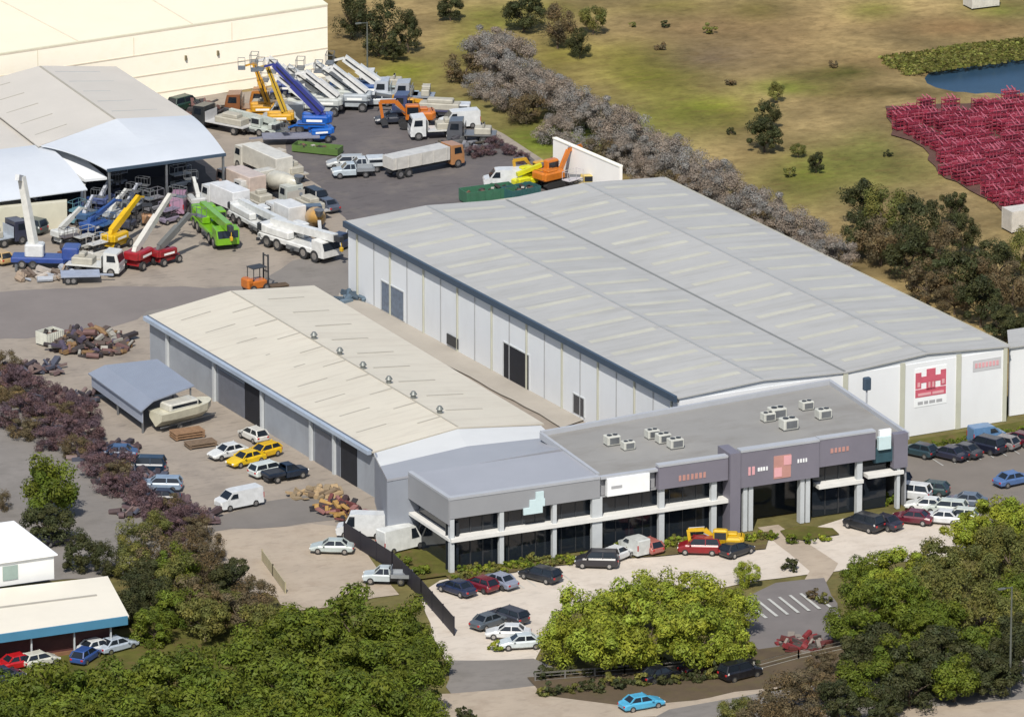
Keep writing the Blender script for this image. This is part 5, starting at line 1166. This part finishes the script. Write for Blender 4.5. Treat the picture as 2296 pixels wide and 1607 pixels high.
D = [('dark',790,30,52,60,'dark olive tree directly right of the cream warehouse corner'),('dark',850,55,62,72,'large dark tree in the group right of the cream warehouse'),('dark',915,70,42,52,'dark tree at the right of the group right of the cream warehouse'),('dark',880,105,40,30,'low dark tree at the foot of the group right of the cream warehouse'),
 ('dark',1010,15,42,26,'small dark tree at the top edge left of the diagonal row'),('dark',1175,25,62,46,'dark tree at the top edge above the diagonal row'),('brown',1250,55,58,52,'brown-tinged tree at the top edge, second above the diagonal row'),('dark',1300,90,36,44,'dark narrow tree below the brown-tinged tree'),('olive',1330,40,40,42,'olive tree at the top edge, right of the brown-tinged one'),
 ('dark',1722,255,36,40,'lone dark tree standing in the dry field'),('dark',1715,300,52,30,'low dark bush at the foot of the lone tree'),('dark',1830,362,26,28,'small dark bush alone in the field below the lone tree'),('olive',1790,335,22,16,'small olive bush between the lone tree and the dark bush'),
 ('olive',1740,205,26,24,'thin olive sapling beside the lone tree')]
for sp, x, y, a, b, l in D: tree(sp, x, y, a, b, l)
G2 = [('dark',1935,455,46,44),('olive',1985,470,52,50),('dark',1925,520,38,50),('brown',1975,540,56,50),('dark',2060,500,58,56),('dark',2040,560,56,54),('brown',2110,560,50,50),('dark',2160,520,34,60),('dark',2150,610,60,52),('brown',2080,630,52,40),('dark',2230,590,54,60),('brown',2270,640,50,56),('dark',2200,670,52,48),('dark',2255,715,50,44),('brown',2140,665,40,34),('dark',2140,465,34,38),('olive',2290,560,40,50),('brown',2205,625,40,40),('dark',2290,740,40,40)]
for i, (sp, x, y, a, b) in enumerate(sorted(G2, key=lambda q: q[2])):
    tree(sp, x, y, a*1.2, b*1.12, '%s scrub tree behind the warehouse roof end, %s from the top' % ({'dark':'dark green','olive':'olive','brown':'brownish'}[sp], N_(i)), 'scrub trees behind the right end of the warehouse')
# foreground: big green mass bottom left
G3 = [(800,1395,100,70),(905,1420,78,70),(690,1430,95,64),(960,1480,50,60),(860,1490,95,66),(590,1450,80,56),(740,1510,105,70),(920,1550,78,70),(620,1530,100,66),(490,1500,90,56),(500,1570,100,66),(370,1530,95,56),(380,1600,100,60),(250,1560,90,50),(120,1560,95,50),(20,1585,80,44),(820,1590,100,60),(660,1610,100,60),(240,1625,100,50),(100,1625,90,50),(950,1620,60,60),(520,1640,90,50)]
for i, (x, y, a, b) in enumerate(sorted(G3)): tree('green', x, y, a*.98, b*1.1, 'bushy green tree in the big bottom-left canopy, %s from the left' % N_(i), 'green trees of the bottom-left canopy', lift=3.6)
G4 = [(1300,1395,72,62),(1385,1360,72,56),(1470,1335,70,60),(1560,1345,72,62),(1640,1370,56,56),(1265,1440,52,46),(1360,1440,72,56),(1450,1425,76,60),(1550,1430,76,60),(1640,1445,52,52),(1676,1285,28,32),(1440,1462,44,30),(1600,1465,40,28)]
for i, (x, y, a, b) in enumerate(sorted(G4)): tree('lime', x, y, a*1.04, b*1.06, 'yellow-green tree in front of the car park, %s from the left' % N_(i), 'yellow-green trees in front of the car park', lift=4.6)
G5 = [('green',1935,1290,48,40),('lime',2020,1268,60,50),('olive',2100,1250,62,52),('lime',2170,1195,58,48),('lime',2240,1150,62,46),('olive',2180,1270,60,60),('olive',2265,1240,58,70),('green',1940,1350,66,58),('green',2030,1350,64,56),('olive',2120,1340,62,60),('green',2270,1340,56,60),('green',2060,1400,52,34),('olive',2200,1370,60,60),('lime',1990,1320,60,50),('olive',2080,1300,60,50),('lime',2280,1170,50,50),('olive',2230,1220,56,50),('green',1900,1400,50,40),('green',2110,1380,60,50),('olive',2280,1390,50,60)]
for i, (sp, x, y, a, b) in enumerate(sorted(G5, key=lambda q: q[1])): tree(sp, x, y, a, b, '%s tree in the car park grove, %s from the left' % ({'dark':'dark green','green':'green','lime':'yellow-green','olive':'olive','brown':'brownish'}[sp], N_(i)), 'trees of the right-hand grove', lift=4.4)
G6 = [('dark',1930,1470,62,44),('green',2010,1480,66,48),('dark',2100,1450,70,54),('green',2190,1450,66,56),('dark',2270,1430,58,62),('green',1940,1520,60,42),('dark',2040,1535,66,42),('green',2140,1520,66,44),('dark',2230,1510,60,48),('brown',1760,1560,66,46),('brown',1830,1530,56,42),('olive',1650,1590,44,32),('brown',1720,1600,58,36),('dark',1880,1570,56,40),('brown',1845,1480,36,30),('dark',1970,1440,60,40),('dark',2060,1500,66,46),('dark',2170,1480,66,50),('dark',2260,1480,56,50),('dark',1980,1580,50,30),('brown',1790,1600,60,34)]
for i, (sp, x, y, a, b) in enumerate(sorted(G6, key=lambda q: q[1])): tree(sp, x, y, a, b, '%s roadside tree along the bottom street, %s from the left' % ({'dark':'dark green','green':'green','olive':'olive','brown':'grey-brown'}[sp], N_(i)), 'roadside trees along the bottom street', lift=3.8)
G7 = [('green',110,1100,76,74,'round green tree standing alone above the white roof'),('dark',108,1165,62,46,'low green tree at the foot of the round one above the white roof'),('brown',2,1120,26,50,'brown-green tree cut by the left picture edge'),('dark',183,1235,50,54,'dark bushy tree touching the corner of the white building'),('olive',300,1205,42,62,'tall olive tree between the side road and the maroon bushes'),('brown',360,1240,62,62,'brownish tree right of the tall olive one'),('brown',420,1215,46,46,'brown tree at the lower end of the maroon bushes'),
 ('dark',310,1330,52,52,'dark tree beside the right end of the blue fascia'),('dark',520,1290,56,46,'dark green tree beside the tan apron'),('brown',440,1340,60,44,'brown-leaved tree left of the dark green one by the apron'),('brown',540,1365,66,40,'brown-leaved tree below the dark green one by the apron'),('green',345,1400,52,46,'green tree at the edge of the bottom-left canopy beneath the fascia end'),('olive',400,1290,50,50,'olive tree in the middle of the mixed trees left of the apron'),('lime',378,1300,20,18,'small yellow-green tree among the dark trees left of the apron')]
G8 = [('olive',300,1255,50,46),('olive',345,1180,40,44),('green',395,1270,54,50),('brown',455,1270,52,46),('brown',480,1225,36,34),('dark',350,1345,50,48),('green',400,1360,56,44),('olive',460,1390,60,40),('olive',500,1350,50,40),('olive',590,1395,56,34),('dark',285,1370,40,46),('dark',330,1290,46,44),('dark',240,1260,34,40),('brown',570,1330,48,34)]
for i, (sp, x, y, a, b) in enumerate(sorted(G8, key=lambda q: q[1])): tree(sp, x, y, a, b, '%s tree in the mixed trees left of the tan apron, %s from the left' % ({'dark':'dark green','green':'green','olive':'olive','brown':'brownish'}[sp], N_(i)), 'mixed trees left of the tan apron', lift=3.8)
for sp, x, y, a, b, l in G7: tree(sp, x, y, a, b, l, None, lift=4.0)
# maroon bushes on the left
pm = [(10,812),(40,850),(85,868),(20,885),(120,885),(65,910),(165,905),(10,935),(110,935),(195,925),(55,960),(160,960),(205,965),(110,985),(170,1000),(225,1010),(215,1045),(265,1060),(250,1085),(300,1085),(310,1115),(345,1140),(385,1130),(400,1160),(430,1150),(440,1180),(390,1185),(280,1035),(140,920),(30,840)]
for i, (x, y) in enumerate(sorted(pm, key=lambda q: q[1])): tree('maroon' if i % 4 else 'brown', x, y, 40, 32, '%s bush in the left roadside strip, %s' % ('dusky maroon' if i % 4 else 'brown', 'clump %d of the strip counted downhill' % (i+1)), 'maroon bushes in the left strip', 'bush', 'bush', lift=2.6)
for i, (x, y) in enumerate([(1085,300),(1110,318),(1140,335),(1170,352),(1095,335),(1065,340)]): tree('maroon', x, y, 24, 20, 'low maroon bush at the right edge of the dark yard, %s from the left' % N_(i), 'maroon bushes beside the dark yard', 'bush', 'bush', lift=2.6)
# shrubs in the office garden
i = 0
for x0, y0, x1, y1, n in ((1020,1296,1340,1250,22),(1350,1250,1560,1222,15),(1670,1215,1735,1205,7),(1025,1284,1335,1246,16),(1360,1238,1560,1214,10)):
    for k in range(n):
        t = (k+.5)/n; x = lerp(x0,x1,t)+r.uniform(-5,5); y = lerp(y0,y1,t)+r.uniform(-5,6); i += 1
        shrub(r.choice(('lime','olive','green')), x, y, r.uniform(12,19), 'low clipped shrub in the garden bed along the office glazing', 'low shrubs in the office garden bed')
for i, (x, y, w, sp, l) in enumerate(((1775,1206,18,'green','rounded green shrub at the left of the entrance garden island'),(1812,1208,18,'green','rounded green shrub in the middle of the entrance garden island'),(1850,1202,18,'lime','lighter shrub at the right of the entrance garden island'),
    (1774,1268,24,'dark','dark conical shrub alone on the bright paving'),(1952,1248,16,'olive','small olive shrub on a white kerb island'),(1985,1118,26,'green','green shrub at the office end corner'),(1110,1448,20,'lime','yellow-green shrub beside the white cars'),(905,1262,26,'green','green shrub at the foot of the office end wall'),(945,1276,28,'green','larger green shrub near the office corner'),(1850,1340,20,'olive','golden shrub beside the court'),(1820,1332,20,'brown','brown shrub beside the court'),(1045,1600,26,'dark','dark shrub at the bottom edge by the footpath'),(1220,1510,24,'dark','dark shrub at the driveway corner'))):
    shrub(sp, x, y+10, w, l)
FB_ = [(1490,60),(1530,40),(1560,95),(1590,75),(1650,52),(1688,96),(1480,110),(1760,60),(1822,52),(1868,150),(1905,190),(1600,150),(1640,190),(1855,330),(1900,320),(1770,395),(1880,410),(1940,395),(1990,350),(2035,415),(1700,380),(1640,300),(2210,70),(2120,40),(1420,60),(1385,105)]
for k, (x, y) in enumerate(sorted(FB_[::3])): shrub(('olive','brown','dark')[k % 3], x, y, 13+(k*7) % 11, '%s low bush scattered in the dry field, %s from the left' % (('olive','brown','dark')[k % 3], N_(k)), 'low bushes scattered in the dry field')
for k in range(18):
    t = k/17; shrub('green', lerp(2046,2290,t), lerp(1004,962,t)+6, 13, 'clipped hedge shrub along the foot of the white warehouse wall', 'hedge shrubs under the white warehouse wall')
for k in range(14):
    t = k/13; shrub('dark', lerp(1215,1660,t), lerp(1520,1470,t)+r.uniform(-4,8), r.uniform(16,26), 'dark shrub in the shaded verge below the lime-green trees', 'dark shrubs in the shaded verge')
for k in range(20):
    q = k/19; shrub('dark' if k % 3 else 'olive', lerp(1215,1690,q), lerp(1560,1508,q)+r.uniform(-6,6), r.uniform(18,28), 'added kerb-side shrub standing in for shade under the lime-green trees', 'added kerb-side shrubs deepening the verge shade')  # added row, mostly dark leaves, standing in for shade on the verge
# pond bank reeds + crimson nursery stock
def stuff_patch(name, label, cat, poly, n, sp, h, rad, seed, jitter=.3, rows=None):
    rr = random.Random(seed); P3 = [at(*p) for p in poly]; x0, x1 = min(p.x for p in P3), max(p.x for p in P3); y0, y1 = min(p.y for p in P3), max(p.y for p in P3)
    pl = [(p.x, p.y) for p in P3]; mb = MB(); mb.cols = []; k = 0; tries = 0
    while k < n and tries < n*20:
        tries += 1; x, y = rr.uniform(x0, x1), rr.uniform(y0, y1)
        if rows: y = round(y/rows)*rows+rr.gauss(0, .3)
        if not poly_mask(x+rr.gauss(0,1.6), y+rr.gauss(0,2.6), pl): continue
        if name == 'dry_grass' and (pond_depth(x, y) < -.1 or poly_mask(*proj((x, y, 0)), [(1985,235),(2420,200),(2420,525),(2290,495),(2110,395),(2000,310)])): continue
        br = rr.uniform(.4,1.6)*(.7+.6*random.Random(int(y/2.4*7)).random() if rows else 1); k += 1; hh = h*(.7+.5*NZ.noise(Vector((x*.15, y*.15, 2)))+rr.uniform(0,.4)); br *= 1+.35*NZ.noise(Vector((x*.09, y*.09, 7)))
        for j in range(3):
            a = rr.uniform(0, 6.28); u = Vector((math.cos(a), math.sin(a), 0))*rad*rr.uniform(.5,1); c = Vector((x, y, 0))+Vector((rr.uniform(-rad,rad), rr.uniform(-rad,rad), 0))
            lean = Vector((rr.uniform(-.5,.5), rr.uniform(-.5,.5), 1))*hh*rr.uniform(.6,1)
            mb.add([c-u, c+u, c+u*.6+lean, c-u*.6+lean], [(0,1,2,3)]); b = br*rr.uniform(.8,1.2); mb.cols.append((b, b*rr.uniform(.85,1.15), b*rr.uniform(.85,1.15)))
    c = P3[0]; o = link(name, mb.mesh(name, leafmat(sp) if isinstance(sp, str) else sp, c), None, c); tag(o, label, cat, None, 'stuff')
RK = [mat('crimson_steel', C(168,54,76,.64), .5, 0, .3, .4), mat('pink_faded_steel', C(204,110,128,.64), .5, 0, .2, .5), mat('deep_crimson_steel', C(112,34,54,.62), .6, 0, .3, .5)]
def rack_mesh(v):
    rr = random.Random(v+40); mb = MB(); n = (3, 4, 5)[v % 3]
    for k in range(n):
        z = k*.42
        for j in range(5): mb.box(-1.0, 1.0, -.6+j*.27, -.5+j*.27, z+.12, z+.2, rr.choice((0, 0, 2)))
        for y in (-.62, .58): mb.box(-1.0, 1.0, y, y+.06, z+.3, z+.36, rr.choice((0, 1)))
        for x in (-1.0, -.5, 0, .5, .94):
            for y in (-.62, .58): mb.box(x, x+.06, y, y+.06, z, z+.42, rr.choice((0, 0, 1, 2)))
    for x in (-1.0, -.3, .35, .92):
        if rr.random() < .7: mb.beam((x, -.6, n*.42), (x+.05, .6, n*.42+rr.uniform(.1,.4)), .09, .09, 1)
    return mb.mesh('rack_stack', RK)
RM = [rack_mesh(v) for v in range(6)]
poly = [(at(*q).x, at(*q).y) for q in [(1996,262),(2080,252),(2160,262),(2230,240),(2330,224),(2440,214),(2440,515),(2300,492),(2232,452),(2125,395),(2078,332),(2016,312)]]
x0, x1 = min(q[0] for q in poly), max(q[0] for q in poly); y0, y1 = min(q[1] for q in poly), max(q[1] for q in poly); rr = random.Random(9); yy = y0; nr = 0
while yy < y1:
    xx = x0+rr.uniform(0, 1)
    while xx < x1:
        if poly_mask(xx, yy, poly) and rr.random() < .95 and nr < 298:
            px, py = proj((xx, yy, 0))
            if px < 2325:
                o = link('rack_stack', RM[rr.randrange(6)], None, (xx, yy, .13), rr.uniform(-.12, .12)); o.scale = (1, 1, rr.uniform(.8, 1.3)); nr += 1
                tag(o, 'crimson steel rack stack in the tight rows below the pond', 'rack', 'crimson racks stacked in rows below the pond')
        xx += 2.1
    yy += 2.5
print('racks', nr)
stuff_patch('bank_reeds', 'dark green reeds along the far bank of the pond', 'reeds', [(1985,142),(2100,118),(2300,88),(2420,70),(2420,118),(2300,126),(2150,148),(2030,168)], 2600, 'olive', .35, .34, 4)
0 and stuff_patch('dry_grass', 'dry tussock grass scattered over the field', 'grass', [(760,0),(2420,0),(2420,540),(1900,440),(1500,330),(1100,60),(1000,100),(1150,250),(1250,330),(1150,310),(860,170),(760,170)], 3500, mat('foliage_straw', C(160,142,96,.7), .9, 0, .3, .1, attr='mul', trans=.3, spec=.05), .3, .16, 8)
put(('cn',(230,226,214)), container_kit((232,226,216), 3.0), 'storage_container', 'white container near the right edge below the crimson plants', 'container', 2282, 515, 0)
put(('hs',), container_kit((236,232,222), 4.0), 'storage_container', 'white container at the very top right of the field', 'container', 2200, 14, 0)
# ------------------------------------------------------------------ light and camera
SE = R(49); hz = Vector((-.55, -.83, 0)).normalized(); sd = hz*math.cos(SE)+Vector((0, 0, math.sin(SE)))
w = bpy.data.worlds.new('World'); scene.world = w; w.use_nodes = True; nt = w.node_tree
sky = nt.nodes.new('ShaderNodeTexSky'); sky.sky_type = 'NISHITA'; sky.sun_disc = False; sky.sun_elevation = SE; sky.sun_rotation = math.atan2(hz.x, hz.y); sky.dust_density = 1.5
nt.links.new(sky.outputs[0], nt.nodes['Background'].inputs[0]); nt.nodes['Background'].inputs[1].default_value = .095
sl = bpy.data.lights.new('sun', 'SUN'); sl.energy = 3.9; sl.angle = R(.6); sl.color = (1., .955, .87)
so = bpy.data.objects.new('sun', sl); COL.objects.link(so); so.rotation_euler = sd.to_track_quat('Z', 'Y').to_euler(); so.location = (0, 0, 200)
cd = bpy.data.cameras.new('camera'); cd.sensor_width = 36; cd.lens = FPX/W0*36; cd.clip_end = 8000; cd.clip_start = 5
co = bpy.data.objects.new('camera', cd); COL.objects.link(co); co.location = CAM; co.rotation_euler = VD.to_track_quat('-Z', 'Y').to_euler(); scene.camera = co
scene.view_settings.view_transform = 'Standard'; scene.view_settings.look = 'None'; scene.view_settings.gamma = 1; scene.view_settings.exposure = .4
scene.render.engine = 'CYCLES'; scene.cycles.max_bounces = 6; scene.cycles.transparent_max_bounces = 4
